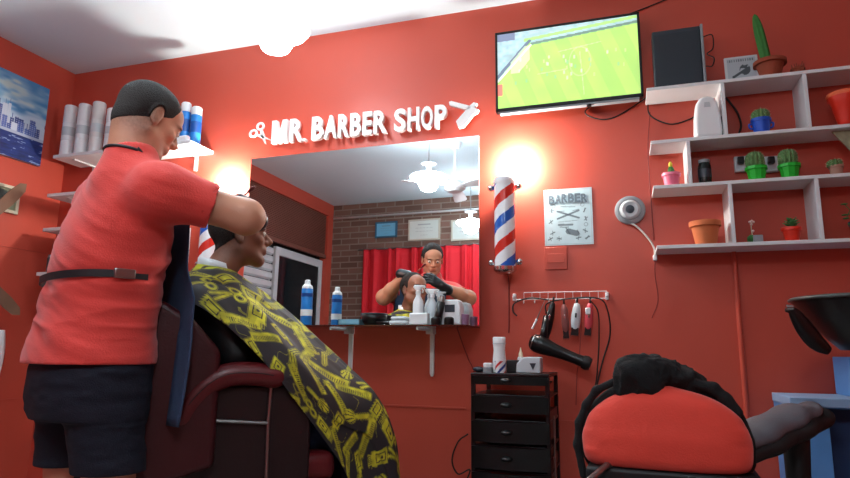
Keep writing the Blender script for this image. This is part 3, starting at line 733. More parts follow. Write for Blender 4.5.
def clipper(name, label, pc, top, bot, w, body, nose, tilt=0, taper=.8):
    a, b = K(*top), K(*bot); L = (a-b).length; R = w
    t = thing(name, label, 'hair clipper', (b.x, YC, b.z))
    d = (a-b).normalized(); q = Matrix(((d.z, 0, d.x, 0), (0, 1, 0, 0), (-d.x, 0, d.z, 0), (0, 0, 0, 1)))
    bm = nb(); lathe(bm, [(0, 0), (R*.6, .0), (R*.85, L*.08), (R, L*.3), (R*.95, L*.55), (R*taper, L*.8), (R*.55, L*.97), (0, L)], (0, 0, 0), 24, Matrix.Diagonal((1, .75, 1, 1)))
    bmesh.ops.transform(bm, matrix=Matrix.Translation(b) @ q, verts=bm.verts); obj('body', bm, body, t, smooth=True)
    bm = nb(); box(bm, -R*.72, R*.72, -R*.5, R*.5, -.02, .012); box(bm, -R*.8, R*.8, -R*.55, -R*.3, -.026, -.012)
    for i in range(7): box(bm, -R*.76+i*R*.25-.0008, -R*.76+i*R*.25+.0008, -R*.55, -R*.35, -.032, -.024)
    bmesh.ops.transform(bm, matrix=Matrix.Translation(b) @ q, verts=bm.verts); obj('blade_head', bm, nose, t, bevel=.001)
    bm = nb(); box(bm, -R*.18, R*.18, -R*.84, -R*.6, L*.45, L*.62)
    bmesh.ops.transform(bm, matrix=Matrix.Translation(b) @ q, verts=bm.verts); obj('switch', bm, M['chrome'] if body is not M['lgrey'] else M['black'], t, bevel=.002)
    bm = nb(); tube(bm, [a-d*.01, a+d*.012, a+d*.012+Vector((0, .012, .012))], .005, 8); obj('hanging_loop', bm, M['black'], t)
    return t
clipper('hair_clipper', 'slanted black hair clipper hanging above the hair dryer, first on the rack', 0, (553, 302), (546, 336), .021, M['black'], M['black'])
clipper('hair_trimmer', 'reddish brown hair trimmer with a black tip, second on the rack', 0, (564, 304), (566, 333), .018, M['mauve'], M['black'], taper=.95)
clipper('hair_clipper', 'pale grey hair clipper hanging in the middle of the rack', 0, (577, 303), (575, 330), .023, M['lgrey'], M['black'])
tt = clipper('hair_clipper', 'pink and white hair clipper with black head, last on the rack', 0, (590, 303), (588, 330), .02, M['pinkc'], M['black'])
p = K(588, 312, YC-.012); bm = nb(); box(bm, p.x-.012, p.x+.012, YC-.02, YC-.006, p.z-.012, p.z+.02); obj('white_panel', bm, M['wplast'], tt, bevel=.004)
# small brush with white handle
t = thing('cleaning_brush', 'small slanted brush with a white handle hanging left of the black clipper', 'brush', tuple(K(536, 325)))
bm = nb(); tube(bm, [K(532, 329), K(537, 319)], .0055, 10); obj('handle', bm, M['wplast'], t)
bm = nb(); tube(bm, [K(537, 319), K(541, 309), K(545, 300)], [.003, .002, .0015], 8); obj('stem', bm, M['steel'], t)
# hair dryer
t = thing('hair_dryer', 'black hair dryer hanging slanted on the wall below the clippers', 'hair dryer', tuple(K(560, 350, 3.0)))
def tf(v): return tuple(v)
yh = 3.0
a, b = K(531, 341, yh), K(584, 362, yh)
bm = nb(); d = (b-a); 
pts = [a+d*f for f in (-.02, .03, .12, .25, .45, .65, .85, .97, 1.0)]
tube(bm, pts, [.022, .036, .044, .042, .032, .027, .025, .028, .027], 24); obj('barrel', bm, M['black'], t, smooth=False, auto=50)
bm = nb(); tube(bm, [b-d*.02, b+d*.05, b+d*.12], [.031, .034, .027], 20); obj('nozzle', bm, M['blackm'], t)
h0 = a+d*.22; h1 = K(546, 316, yh+.02)
bm = nb(); tube(bm, [h0, (h0+h1)/2, h1], [.019, .017, .013], 16); obj('handle', bm, M['black'], t, smooth=True)
bm = nb(); u_ = d.normalized(); tube(bm, [a+d*.03, a+d*.05], [.0375, .0395], 24); obj('rear_ring', bm, M['steel'], t)
cable('dryer_cable', [K(546, 314, 3.05), K(548, 303, 3.05), K(575, 298, 3.045), K(600, 299, 3.05), K(608, 312, 3.06), K(610, 335, 3.08), K(603, 360, 3.085), K(597, 385, 3.085), K(594, 405, 3.085)], .004, M['cable'], 'black hair dryer cable looped over the rack and falling at its right end')
cable('clipper_cable', [K(591, 301, 3.05), K(598, 312, 3.06), K(599, 335, 3.085), K(598, 360, 3.09), K(596, 382, 3.09), K(590, 410, 3.09)], .0032, M['cable'], 'thinner black clipper cable hanging straight below the right end of the rack')
cable('rack_cable', [K(549, 300, 3.052), K(530, 298, 3.052), K(515, 303, 3.055), K(513, 311, 3.06), K(517, 316, 3.06)], .004, M['cable'], 'short black cable with a plug drooping from the left end of the rack')
cable('grey_cord', [K(582, 305, 3.06), K(581, 330, 3.08), K(579, 360, 3.06), K(577, 374, 3.09), K(576, 405, 3.093)], .002, M['rcable'], 'thin reddish cord hanging between the grey clipper and the hair dryer nozzle')

# ================================================================== PLANT SHELVES
YSF = 2.92; SX0 = .155
zs4 = [aY(700, y, YSF).z for y in (82, 136.5, 182.5, 243.8)]
x_end = 1.75
t = thing('shelving_unit', 'white wall shelving unit of four boards holding small potted cacti', 'shelf', (SX0, 3.1, zs4[3]))
TH = .016
for z in zs4:
    bm = nb(); box(bm, SX0 if z != zs4[0] else SX0-.005, x_end, YSF, 3.1, z-TH, z); obj('shelf_board', bm, M['white'], t, bevel=.0015)
def div(px, py, i):
    x = aY(px, py, YSF).x; bm = nb(); box(bm, x, x+TH, YSF+.001, 3.1, zs4[i+1], zs4[i]-TH); obj('divider', bm, M['white'], t, bevel=.0015)
div(721, 92, 0); div(804, 90, 0); div(687, 155, 1); div(729, 200, 2); div(816, 195, 2)
x = aY(850, 160, YSF).x+.12
for i in (0, 2): bm = nb(); box(bm, x+.15, x+.15+TH, YSF+.001, 3.1, zs4[i+1], zs4[i]-TH); obj('divider', bm, M['white'], t, bevel=.0015)
YM = 2.964
def SP(px, i, y=YM):          # standing point on board i below a pixel column
    d = ray(px, 150); X = CAM[0]+d[0]*(y-CAM[1])/d[1]
    return Vector((X, y, zs4[i]))
def sx(px, py, y=YM): return aY(px, py, y).x
# upright box
a = aY(652, 60, 2.99); b = aY(704, 60, 2.99); zt = aY(680, 27.5, 2.95).z
t = thing('console_box', 'dark slate upright electronic box at the left end of the top shelf', 'electronics', ((a.x+b.x)/2, 3.0, zs4[0]))
bm = nb(); box(bm, a.x+.004, b.x-.012, 2.955, 3.03, zs4[0]+.001, zt); obj('casing', bm, M['slate'], t, bevel=.006, seg=3)
bm = nb(); box(bm, b.x-.012, b.x, 2.95, 3.035, zs4[0]+.001, zt+.006); obj('side_panel', bm, M['grey'], t, bevel=.003)
bm = nb(); box(bm, a.x+.008, b.x-.016, 2.952, 2.956, zs4[0]+.012, zt-.02); obj('front_panel', bm, mat('darker_slate_panel', lin(36, 43, 53), .35), t, bevel=.001)
cable('console_cable', [(b.x, 3.0, zt-.04), W(712, 35, .03), W(713, 48, .03), W(707, 54, .03), W(714, 58, .03), W(712, 66, .03), W(706, 66, .03)], .003, M['cable'], 'black cables looping behind the right side of the slate box')
# small white-framed picture on top shelf
a = aY(726, 78, 3.0); b = aY(757, 54, 3.0)
t = thing('picture_card', 'small grey and white picture card with a dark drawing on the top shelf', 'picture', ((a.x+b.x)/2, 3.0, zs4[0]))
def fn(u, v):
    c = np.tile(np.array(lin(176, 184, 192)), (len(u), 1)); c[(abs(u-.5) > .44) | (abs(v-.5) > .43)] = lin(205, 208, 210)
    m = (np.hypot((u-.6)*1.2, (v-.5)) < .2) & (vnoise(np.stack([u*10, v*10, u*0], 1), 3) > -.2); c[m] = lin(74, 82, 88)
    m = np.abs((v-.3)-(u-.3)*.6) < .05; m &= (u > .2) & (u < .75); c[m] = lin(74, 82, 88); m = (v > .8) & (v < .9) & (u > .1) & (u < .9) & (np.sin(u*90) > 0); c[m] = lin(110, 116, 124); return c
panel('printed_face', (a.x, 2.994, zs4[0]+.001), (b.x-a.x, 0, 0), (0, .012, b.z-zs4[0]), 70, 56, fn, M['attr'], t)
bm = nb(); box(bm, a.x-.002, b.x+.002, 2.996, 3.0, zs4[0]+.001, b.z); bmesh.ops.rotate(bm, verts=bm.verts, cent=(a.x, 2.998, zs4[0]), matrix=Matrix.Rotation(-.09, 3, 'X')); obj('backing', bm, M['lgrey'], t)

def pot_prof(r0, r1, h, rim=.008, lip=1.1):
    return [(0, 0), (r0, 0), (r1*.96, h*.78), (r1*lip, h*.78), (r1*lip, h), (r1*lip-.006, h), (r1*.85, h*.86), (0, h*.86)]
def pot(name, label, base, r0, r1, h, m, plant=None, lip=1.1, group='potted cacti on the plant shelves', seg=28, cat='potted plant', smooth=False):
    t = thing(name, label, cat, tuple(base), 0, group)
    bm = nb(); lathe(bm, pot_prof(r0, r1, h, lip=lip), base, seg); obj('pot', bm, m, t, auto=30)
    if plant != 'none': bm = nb(); lathe(bm, [(0, 0), (r1*.9, 0), (r1*.8, .004), (0, .006)], (base[0], base[1], base[2]+h*.86), 20); obj('soil', bm, M['soil'], t)
    return t
def ribbed(base, r, h, m, parent, ribs=12, flatness=1, name='cactus', spines=True, dx=0):
    bm = nb(); n1, n2 = ribs*6, 22; rings = []
    for k in range(n2+1):
        th = PI*.5*k/n2*1.0; zt = math.sin(th)
        v = k/n2; rr = r*(1-(max(0, v-.45)/.55)**2.6)**.5 if v < 1 else 0
        rr *= .82+.18*min(1, v*4)
        ring = [bm.verts.new((base[0]+dx*v+(rr*(1+.10*math.cos(ribs*2*PI*i/n1)))*math.cos(2*PI*i/n1), base[1]+(rr*(1+.10*math.cos(ribs*2*PI*i/n1)))*math.sin(2*PI*i/n1), base[2]+h*v)) for i in range(n1)]
        rings.append(ring)
    for A_, B_ in zip(rings, rings[1:]):
        for i in range(n1): bm.faces.new((A_[i], A_[(i+1) % n1], B_[(i+1) % n1], B_[i]))
    bm.faces.new(rings[-1])
    return obj(name, bm, m, parent, smooth=True)
def fuzz(base, r, h, m, parent, n=120, L=.006):
    bm = nb(); rs = random.Random(4)
    for _ in range(n):
        a = rs.uniform(0, 2*PI); v = rs.uniform(.1, 1); rr = r*(1-(max(0, v-.45)/.55)**2.6)**.5*1.05 if v < 1 else 0
        p = Vector((base[0]+rr*math.cos(a), base[1]+rr*math.sin(a), base[2]+h*v)); d = Vector((math.cos(a), math.sin(a), v)).normalized()
        tube(bm, [p, p+d*L], [.0007, .0003], 3)
    return obj('spines', bm, m, parent)
M['spine'] = mat('pale_spines', lin(190, 190, 160), .8)
# terracotta pot with tall cactus
b = SP(778, 0)
t = pot('potted_cactus', 'tall green columnar cactus in a terracotta pot on the top shelf', b, .040, .058, .078, M['terrad'], lip=1.18)
cp = ribbed((b.x-.008, b.y, b.z+.05), .021, aY(768, 12, YM).z-b.z-.05, M['cactusd'], t, ribs=6, dx=-.035)
bb = (b.x+.012, b.y-.01, b.z+.05); 
# clay pot with reddish dry stems
b = SP(806, 0)
t = pot('small_pot', 'small clay pot of reddish dry stems right of the tall cactus', b, .02, .027, .028, M['terrad'])
bm = nb(); rs = random.Random(2)
for _ in range(16):
    a, r = rs.uniform(0, 2*PI), rs.uniform(0, .016); p = b+Vector((r*math.cos(a), r*math.sin(a), .022)); tube(bm, [p, p+Vector((r*.8*math.cos(a), r*.8*math.sin(a), rs.uniform(.018, .04)))], [.0028, .0016], 5)
obj('stems', bm, M['twig'], t)
# air freshener
b = aY(708, 137, 2.975); zt = aY(708, 99, 2.975).z; z0 = zs4[1]
t = thing('air_freshener', 'white rounded air freshener dispenser standing on the second shelf', 'air freshener', (b.x, 2.975, z0))
bm = nb(); hh = zt-z0
prof = [(-.056, 0), (.056, 0), (.058, .03), (.055, hh*.5), (.046, hh*.82), (.028, hh*.97), (0, hh), (-.028, hh*.97), (-.046, hh*.82), (-.055, hh*.5), (-.058, .03)]
prism(bm, prof, -.045, .035, Matrix.Translation((b.x, 2.975, z0+.001))); obj('housing', bm, M['wplast'], t, bevel=.014, seg=4)
bm = nb(); prism(bm, [(-.014, hh*.72), (.014, hh*.72), (.011, hh*.84), (-.011, hh*.84)], -.047, -.04, Matrix.Translation((b.x, 2.975, z0))); obj('spray_window', bm, M['lgrey'], t, bevel=.001)
bm = nb(); box(bm, b.x+.058, b.x+.07, 2.95, 3.0, z0+.01, z0+.10); obj('side_latch', bm, M['slate'], t, bevel=.003)
# blue pot, second shelf
b = SP(763.5, 1)
t = pot('potted_cactus', 'round cactus in a bright blue two-handled pot on the second shelf', b, .030, .040, .070, M['pblue'], lip=1.05)
ribbed((b.x, b.y, b.z+.056), .036, .062, M['cactus'], t); fuzz((b.x, b.y, b.z+.056), .036, .062, M['spine'], t)
for s in (-1, 1): bm = nb(); tube(bm, spline([(b.x+s*.034, b.y, b.z+.048), (b.x+s*.048, b.y, b.z+.05), (b.x+s*.046, b.y, b.z+.032), (b.x+s*.03, b.y, b.z+.026)], 4), .0045, 8); obj('handle', bm, M['pblue'], t, smooth=True)
cable('shelf_cable', [(aY(727, 112, 3.07).x, 3.07, zs4[0]-.03), tuple(aY(737, 112, 3.07)), tuple(aY(741, 125, 3.07)), tuple(aY(738, 136, 3.07))], .005, M['cable'], 'dark cable curving behind the second shelf, left of the blue pot')
# red tall pot with glass edge, right
b = SP(850, 1)
t = thing('red_vase', 'shiny orange red vase cut by the right edge on the second shelf', 'vase', tuple(b))
bm = nb(); lathe(bm, [(0, 0), (.03, 0), (.034, .02), (.05, .1), (.066, .135), (.064, .15), (.056, .14), (.03, .02), (0, .02)], b, 30); obj('vase_body', bm, M['pred'], t, smooth=True)
bm = nb(); lathe(bm, [(.0655, .133), (.068, .142), (.064, .152), (.061, .142)], b, 30); obj('rim', bm, mat('orange_rim', lin(240, 110, 70), .3), t)
# third shelf: pink pot
b = SP(669.5, 2)
t = pot('potted_cactus', 'pink pot with a yellow topped cactus at the left end of the shelves', b, .030, .038, .062, M['ppink'])
ribbed((b.x, b.y, b.z+.052), .014, .046, M['cactusd'], t, ribs=5, name='stem')
bm = nb(); bmesh.ops.create_icosphere(bm, subdivisions=2, radius=.013, matrix=Matrix.Translation((b.x, b.y, b.z+.104)) @ Matrix.Diagonal((.7, .7, 1.3, 1))); obj('flower', bm, M['yellow'], t, smooth=True)
# dark glass jar
b = SP(703, 2)
t = thing('jar', 'dark glass jar with a grey lid beside the left divider of the third shelf', 'jar', tuple(b))
bm = nb(); lathe(bm, [(0, 0), (.026, 0), (.028, .01), (.028, .085), (.022, .1), (0, .1)], b, 26); obj('jar_body', bm, mat('dark_green_glass', lin(26, 34, 34), .12), t, smooth=False)
bm = nb(); lathe(bm, [(0, .1), (.024, .1), (.024, .115), (0, .117)], b, 26); obj('lid', bm, M['grey'], t)
bm = nb(); lathe(bm, [(.0285, .03), (.0288, .03), (.0288, .07), (.0285, .07)], b, 26); obj('jar_label', bm, M['slate'], t)
# green pots
first = None
for k, (px, lab) in enumerate(((754.5, 'left one of two green pots with a round cactus on the third shelf'), (787.5, 'right one of two green pots with a round cactus on the third shelf'))):
    b = SP(px, 2)
    t = thing('potted_cactus', lab, 'potted plant', tuple(b), 0, 'potted cacti on the plant shelves')
    bm = nb(); lathe(bm, [(0, 0), (.032, 0), (.040, .050), (.046, .050), (.046, .064), (.041, .064), (.038, .057), (0, .057)], b, 10); obj('pot', bm, M['pgreen'], t, auto=20)
    bm = nb(); lathe(bm, [(0, .057), (.038, .057), (.034, .062), (0, .063)], b, 20); obj('soil', bm, M['soil'], t)
    ribbed((b.x-.003, b.y, b.z+.058), .036, .078, M['cactus'], t); fuzz((b.x-.003, b.y, b.z+.058), .036, .078, M['spine'], t, 220)
# grey and black sockets behind
for px, lab in ((741, 'white wall adapter with a black plug behind the left green pot'), (771, 'white wall adapter with a black plug between the two green pots')):
    c = aY(px, 163, 3.09)
    t = thing('wall_adapter', lab, 'adapter', (c.x, 3.1, c.z)); bm = nb(); box(bm, c.x-.03, c.x+.03, 3.075, 3.1, c.z-.045, c.z+.03); obj('socket_box', bm, M['lgrey'], t, bevel=.004)
    bm = nb(); box(bm, c.x-.02, c.x+.008, 3.045, 3.075, c.z-.012, c.z+.02); obj('plug', bm, M['black'], t, bevel=.004)
# small clear pot with plant
b = SP(834, 2)
t = pot('potted_cactus', 'tiny fuzzy plant in a pale clay pot at the right of the third shelf', b, .022, .026, .045, mat('pale_clay', lin(176, 130, 112), .7))
ribbed((b.x-.004, b.y, b.z+.038), .028, .036, M['cactus'], t); fuzz((b.x-.004, b.y, b.z+.038), .028, .036, M['spine'], t, 100)
# patterned triangle under second shelf
c = aY(843, 140, 2.96)
bm = nb(); pts = [aY(832, 135, 2.96), aY(856, 131, 2.96), aY(856, 156, 2.96)]
pts[0].z = pts[1].z = zs4[1]-TH-.001
A_ = [bm.verts.new(p) for p in pts]; B_ = [bm.verts.new(p+Vector((0, .006, 0))) for p in pts]; bm.faces.new(A_); bm.faces.new(B_[::-1])
for i in range(3): bm.faces.new((A_[i], B_[i], B_[(i+1) % 3], A_[(i+1) % 3]))
o = obj('corner_bracket', bm, mat('mottled_cream_card', lin(150, 148, 120), .7, var=.5, scale=40)); setp(o, 'mottled cream triangular piece hanging under the second shelf at the right edge', 'bracket')
# fourth shelf
b = SP(699.5, 3)
t = pot('terracotta_pot', 'plain terracotta flower pot at the left of the lowest shelf', b, .044, .060, .106, M['terra'], plant='none', group='flower pots', lip=1.12, cat='flower pot')
b = SP(748, 3)
t = thing('pale_blue_pot', 'small grey blue square pot with a pale flower spike on the lowest shelf', 'potted plant', tuple(b), 0, 'potted cacti on the plant shelves')
bm = nb(); v = box(bm, b.x-.012, b.x+.026, b.y-.02, b.y+.02, b.z, b.z+.034); obj('pot', bm, M['grey'], t, bevel=.003)
bm = nb(); bmesh.ops.create_icosphere(bm, subdivisions=2, radius=.02, matrix=Matrix.Translation((b.x-.012, b.y+.01, b.z+.022))); 
for v in bm.verts: v.co += Vector((random.uniform(-.004, .004),)*3)
obj('foliage', bm, M['leaf'], t, smooth=True)
bm = nb(); tube(bm, spline([(b.x-.012, b.y, b.z+.035), (b.x-.014, b.y, b.z+.07), (b.x-.010, b.y, b.z+.10)], 4), .0022, 6); obj('stem', bm, M['spine'], t)
bm = nb(); 
for q in ((-.01, .1), (-.018, .096), (-.003, .095), (-.012, .085), (-.008, .055)): bmesh.ops.create_icosphere(bm, subdivisions=1, radius=.0065, matrix=Matrix.Translation((b.x+q[0], b.y, b.z+q[1])))
obj('flower', bm, mat('pale_pink_petals', lin(228, 196, 190), .6), t, smooth=True)
b = SP(783.5, 3)
t = pot('potted_plant', 'leafy little green plant in a red pot on the lowest shelf', b, .026, .036, .062, M['pred'])
bm = nb(); rs = random.Random(5)
for _ in range(26):
    a, e = rs.uniform(0, 2*PI), rs.uniform(.1, 1.2); r = rs.uniform(.014, .03); p = b+Vector((0, 0, .06)); q = p+Vector((r*math.cos(a)*math.cos(e), r*math.sin(a)*math.cos(e), .01+r*1.3*math.sin(e)))
    mtx = Matrix.Translation(q) @ Matrix.Rotation(a, 4, 'Z') @ Matrix.Rotation(-e, 4, 'Y') @ Matrix.Diagonal((1.5, .8, .35, 1)); bmesh.ops.create_icosphere(bm, subdivisions=1, radius=.008, matrix=mtx)
    tube(bm, [p-Vector((0, 0, .01)), q], [.0014, .001], 4)
obj('foliage', bm, M['leaf'], t, smooth=True)
b = SP(853, 3)
t = pot('potted_plant', 'dark blue glazed pot with trailing leaves at the right end of the lowest shelf', b, .03, .044, .075, M['pnavy'])
bm = nb(); rs = random.Random(8)
for _ in range(12):
    a = rs.uniform(0, 2*PI); p = b+Vector((0, 0, .065)); q1 = p+Vector((.03*math.cos(a), .03*math.sin(a), rs.uniform(.02, .07))); q2 = p+Vector((.055*math.cos(a), .045*math.sin(a), rs.uniform(-.01, .1))); tube(bm, spline([p, q1, q2], 4), [.0018]*9, 5)
    bmesh.ops.create_icosphere(bm, subdivisions=1, radius=.011, matrix=Matrix.Translation(q2) @ Matrix.Rotation(a, 4, 'Z') @ Matrix.Diagonal((1.4, .8, .4, 1)))
obj('foliage', bm, M['leaf'], t, smooth=True)

# ================================================================== LEFT SHELVES
zl = [aY(60, 155.5, 2.9).z, aY(50, 194.5, 2.9).z, aY(47, 228.5, 2.9).z, aY(42, 272.5, 2.9).z]
for i, (z, pxl, pxr) in enumerate(zip(zl, (53, 47, 42, 36), (203, 150, 150, 150))):
    x0 = max(aY(pxl, 155+40*i, 2.88).x, XL+.01); x1 = aY(pxr, 150, 3.0).x
    if i: x1 = -2.7
    lab = ['white wall shelf above and behind the barber carrying bottles and rolls', 'white wall shelf end showing beside the barber\'s shoulder, second from top', 'white wall shelf end showing beside the barber\'s back, third from top', 'white wall shelf end showing at the barber\'s waist, lowest of four'][i]
    t = thing('wall_shelf', lab, 'shelf', ((x0+x1)/2, 3.1, z), 0, 'white shelves behind the barber')
    bm = nb(); box(bm, x0, x1, 2.88, 3.1, z-.022, z); obj('board', bm, M['white'], t, bevel=.002)
    for xx in (x0+.12, x1-.12):
        bm = nb(); box(bm, xx-.01, xx+.01, 2.93, 3.1, z-.03, z-.022); box(bm, xx-.01, xx+.01, 3.09, 3.1, z-.12, z-.03); obj('bracket', bm, M['white'], t)
zb = zl[0]
def LS(px, y=2.97): 
    d = ray(px, 130); return Vector((d[0]*y/d[1], y, zb))
def hz(px, py, y=2.97): return aY(px, py, y).z-zb
for px, tp, lab in ((69, 107, 'leftmost white paper neck roll stack on the shelf in the corner'), (83, 105.5, 'second white paper roll stack from the corner on the shelf'), (97, 103.5, 'third white paper roll stack from the corner, tallest on the shelf'), (112, 110, 'fourth white roll stack, half hidden by the barber\'s head')):
    b = LS(px); h = hz(px, tp); t = thing('paper_roll_stack', lab, 'rolls', tuple(b), 0, 'white rolls on the corner shelf')
    bm = nb(); R = .0405; lathe(bm, [(0, 0), (R, 0), (R+.001, h*.01), (R, h*.32), (R-.003, h*.33), (R, h*.34), (R, h*.66), (R-.003, h*.67), (R, h*.68), (R, h*.98), (R-.004, h), (.012, h), (0, h-.002)], b, 28); obj('paper_wrap', bm, M['wplast'] if px != 97 else mat('cream_wrap', lin(215, 212, 210), .5), t)
    bm = nb(); lathe(bm, [(.041, h*.42), (.0418, h*.42), (.0418, h*.58), (.041, h*.58)], b, 28); obj('printed_band', bm, M['lgrey'], t)
b = LS(119, 2.93)
t = thing('pink_pack', 'pink and white plastic pack on the shelf against the barber\'s head', 'package', tuple(b))
bm = nb(); box(bm, b.x-.05, b.x+.04, 2.91, 2.95, zb, zb+.19); obj('pack', bm, mat('pale_pink_film', lin(226, 158, 170), .4), t, bevel=.012, seg=3)
bm = nb(); box(bm, b.x-.035, b.x+.03, 2.905, 2.911, zb+.06, zb+.09); obj('green_print', bm, mat('green_print', lin(80, 140, 120), .4), t)
def aerosol(b, h, R, label, group, body=None):
    t = thing('spray_can', label, 'spray can', tuple(b), 0, group)
    bm = nb(); lathe(bm, [(0, 0), (R*.96, 0), (R, .004), (R, h*.78), (R*.94, h*.8)], b, 26); obj('can_body', bm, body or M['canblue'], t)
    bm = nb(); lathe(bm, [(R*.94, h*.80), (R*.97, h*.805), (R*.9, h*.86), (R*.55, h*.90), (R*.5, h*.92), (R*.5, h*.985), (R*.35, h), (0, h)] , b, 26); obj('cap', bm, M['wplast'], t)
    bm = nb(); lathe(bm, [(R+.0004, h*.2), (R+.001, h*.2), (R+.001, h*.34), (R+.0004, h*.34)], b, 26); obj('printed_band', bm, M['wplast'], t)
    bm = nb(); lathe(bm, [(R+.0004, h*.62), (R+.001, h*.62), (R+.001, h*.7), (R+.0004, h*.7)], b, 26); obj('upper_band', bm, mat('dark_blue_print', lin(24, 70, 140), .3), t)
    return t
def straight_can(b, h, R, label, group):
    t = thing('spray_can', label, 'spray can', tuple(b), 0, group)
    bm = nb(); lathe(bm, [(0, 0), (R*.96, 0), (R, .004), (R, h*.76), (R*.96, h*.78)], b, 26); obj('can_body', bm, M['canblue'], t)
    bm = nb(); lathe(bm, [(R*.95, h*.78), (R*.98, h*.785), (R*.98, h*.97), (R*.8, h), (0, h)], b, 26); obj('cap', bm, M['wplast'], t)
    bm = nb(); lathe(bm, [(R+.0004, h*.32), (R+.001, h*.32), (R+.001, h*.6), (R+.0004, h*.6)], b, 26); obj('printed_band', bm, mat('deep_blue_print', lin(20, 80, 160), .3), t)
    return t
straight_can(LS(184.5), hz(184.5, 103.5), .031, 'left one of two blue spray cans with white caps on the corner shelf', 'blue cans on the corner shelf')
straight_can(LS(195.5, 2.985), hz(197, 106.5), .033, 'right one of two blue spray cans with white caps on the corner shelf', 'blue cans on the corner shelf')
b = LS(186, 2.9)
bm = nb(); box(bm, b.x-.11, b.x+.02, 2.89, 2.925, zb+.0005, zb+.04); o = obj('folded_towel', bm, M['wplast'], bevel=.012, seg=3); setp(o, 'folded white towel lying before the blue cans on the corner shelf', 'towel')
# dark tin on lowest visible shelf
c = Vector((-3.4, 2.97, zl[3]))
c.x = aY(52, 265, 2.97).x
t = thing('tin', 'small dark silver tin on the lowest corner shelf behind the barber', 'tin', tuple(c)); bm = nb(); lathe(bm, [(0, 0), (.03, 0), (.031, .004), (.031, .1), (.028, .104)], c, 24); obj('tin_body', bm, mat('dark_grey_print', lin(70, 74, 78), .4, var=.4, scale=80), t)
bm = nb(); lathe(bm, [(.0, .104), (.029, .104), (.027, .12), (0, .122)], c, 24); obj('lid', bm, M['grey'], t)

# ================================================================== PICTURE ON LEFT WALL
XP = XL+.03
A = aX(0, 67.5, XP); B = aX(51, 90, XP); Cc = aX(39, 166, XP)
z0, z1 = Cc.z, B.z; y1 = (B.y+Cc.y)/2; y0 = y1-1.05
t = thing('canvas_picture', 'unframed canvas print of a city skyline over blue water under a cloudy sky', 'picture', (XL, (y0+y1)/2, z0))
bm = nb(); box(bm, XL+.001, XP-.0005, y0, y1, z0, z1); obj('stretcher', bm, M['grey'], t)
def sky(u, v):
    c = np.zeros((len(u), 3)); P = np.stack([u*9, v*9, u*0], 1)
    n = .6*vnoise(P*np.array([.7, 1.6, 1]), 11)+.4*vnoise(P*np.array([2, 3.5, 1]), 12)
    a = np.array(lin(70, 130, 180)); b = np.array(lin(160, 190, 205)); k = np.clip(.45+n*.8-(v-.5)*.3, 0, 1)[:, None]; c[:] = a*(1-k)+b*k
    k = np.clip((n-.3)*2.5, 0, 1)[:, None]*.6; c[:] = c*(1-k)+np.array(lin(190, 195, 180))*k
    # clouds of steam behind the towers
    k = np.clip((.66-v+.1*n)*9, 0, 1)[:, None]*(v > .3)[:, None]*.75; c[:] = c*(1-k)+np.array(lin(196, 208, 220))*k
    rs = np.random.RandomState(21)
    for layer in range(2):
        x = -.02
        while x < 1:
            w = rs.uniform(.018, .045); h = .36+(rs.uniform(.03, .2) if layer == 0 else rs.uniform(.02, .12)) + (.1 if .52 < x < .75 and layer == 0 else 0)
            m = (u > x) & (u < x+w) & (v < h) & (v > .3)
            col = np.array(lin(*[(60, 84, 150), (80, 104, 170), (46, 66, 128), (190, 200, 215)][rs.randint(4)]))*(1 if layer else .9)
            c[m] = col; m2 = m & (np.sin(v*260) > .2) & (np.sin(u*420) > 0); c[m2] = c[m2]*.5+np.array(lin(200, 205, 220))*.5
            if rs.rand() < .3: c[(abs(u-x-w/2) < .002) & (v < h+.06) & (v > h)] = lin(70, 84, 140)
            x += w*rs.uniform(.85, 1.3)
    wv = vnoise(np.stack([u*16, v*60, u*0], 1), 14)+.5*vnoise(np.stack([u*50, v*140, u*0], 1), 15)
    m = v <= .3; wc = np.array(lin(26, 46, 110))[None]*(1+.35*wv[:, None]); wc[wv > .75] = lin(130, 150, 190); c[m] = wc[m]
    m = (v > .29) & (v < .325); c[m] = lin(170, 180, 200)
    return np.clip(c, 0, 1)
panel('print', (XP, y0, z0), (0, y1-y0, 0), (0, 0, z1-z0), 420, 260, sky, M['canvas'], t)
# small framed picture below
A = aX(2, 180, XL+.02); B = aX(22, 215, XL+.02); B.y = aX(21, 190, XL+.02).y
t = thing('framed_picture', 'small dark picture in a pale frame on the left wall behind the fan blade', 'picture', (XL, B.y-.12, B.z))
zz0 = aX(19, 215, XL+.02).z; zz1 = aX(20, 188, XL+.02).z; ya, yb = B.y-.26, B.y; w = .02
bm = nb()
for bb in ((ya, yb, zz0, zz0+w), (ya, yb, zz1-w, zz1), (ya, ya+w, zz0+w, zz1-w), (yb-w, yb, zz0+w, zz1-w)): box(bm, XL+.002, XL+.022, *bb)
obj('frame', bm, mat('cream_frame', lin(206, 200, 176), .5), t, bevel=.002)
panel('print', (XL+.012, ya+w, zz0+w), (0, yb-ya-2*w, 0), (0, 0, zz1-zz0-2*w), 40, 30, lambda u, v: np.where((np.hypot(u-.5, v-.5) < .42)[:, None], np.array(lin(52, 66, 62)), np.array(lin(120, 125, 100))), M['attr'], t)
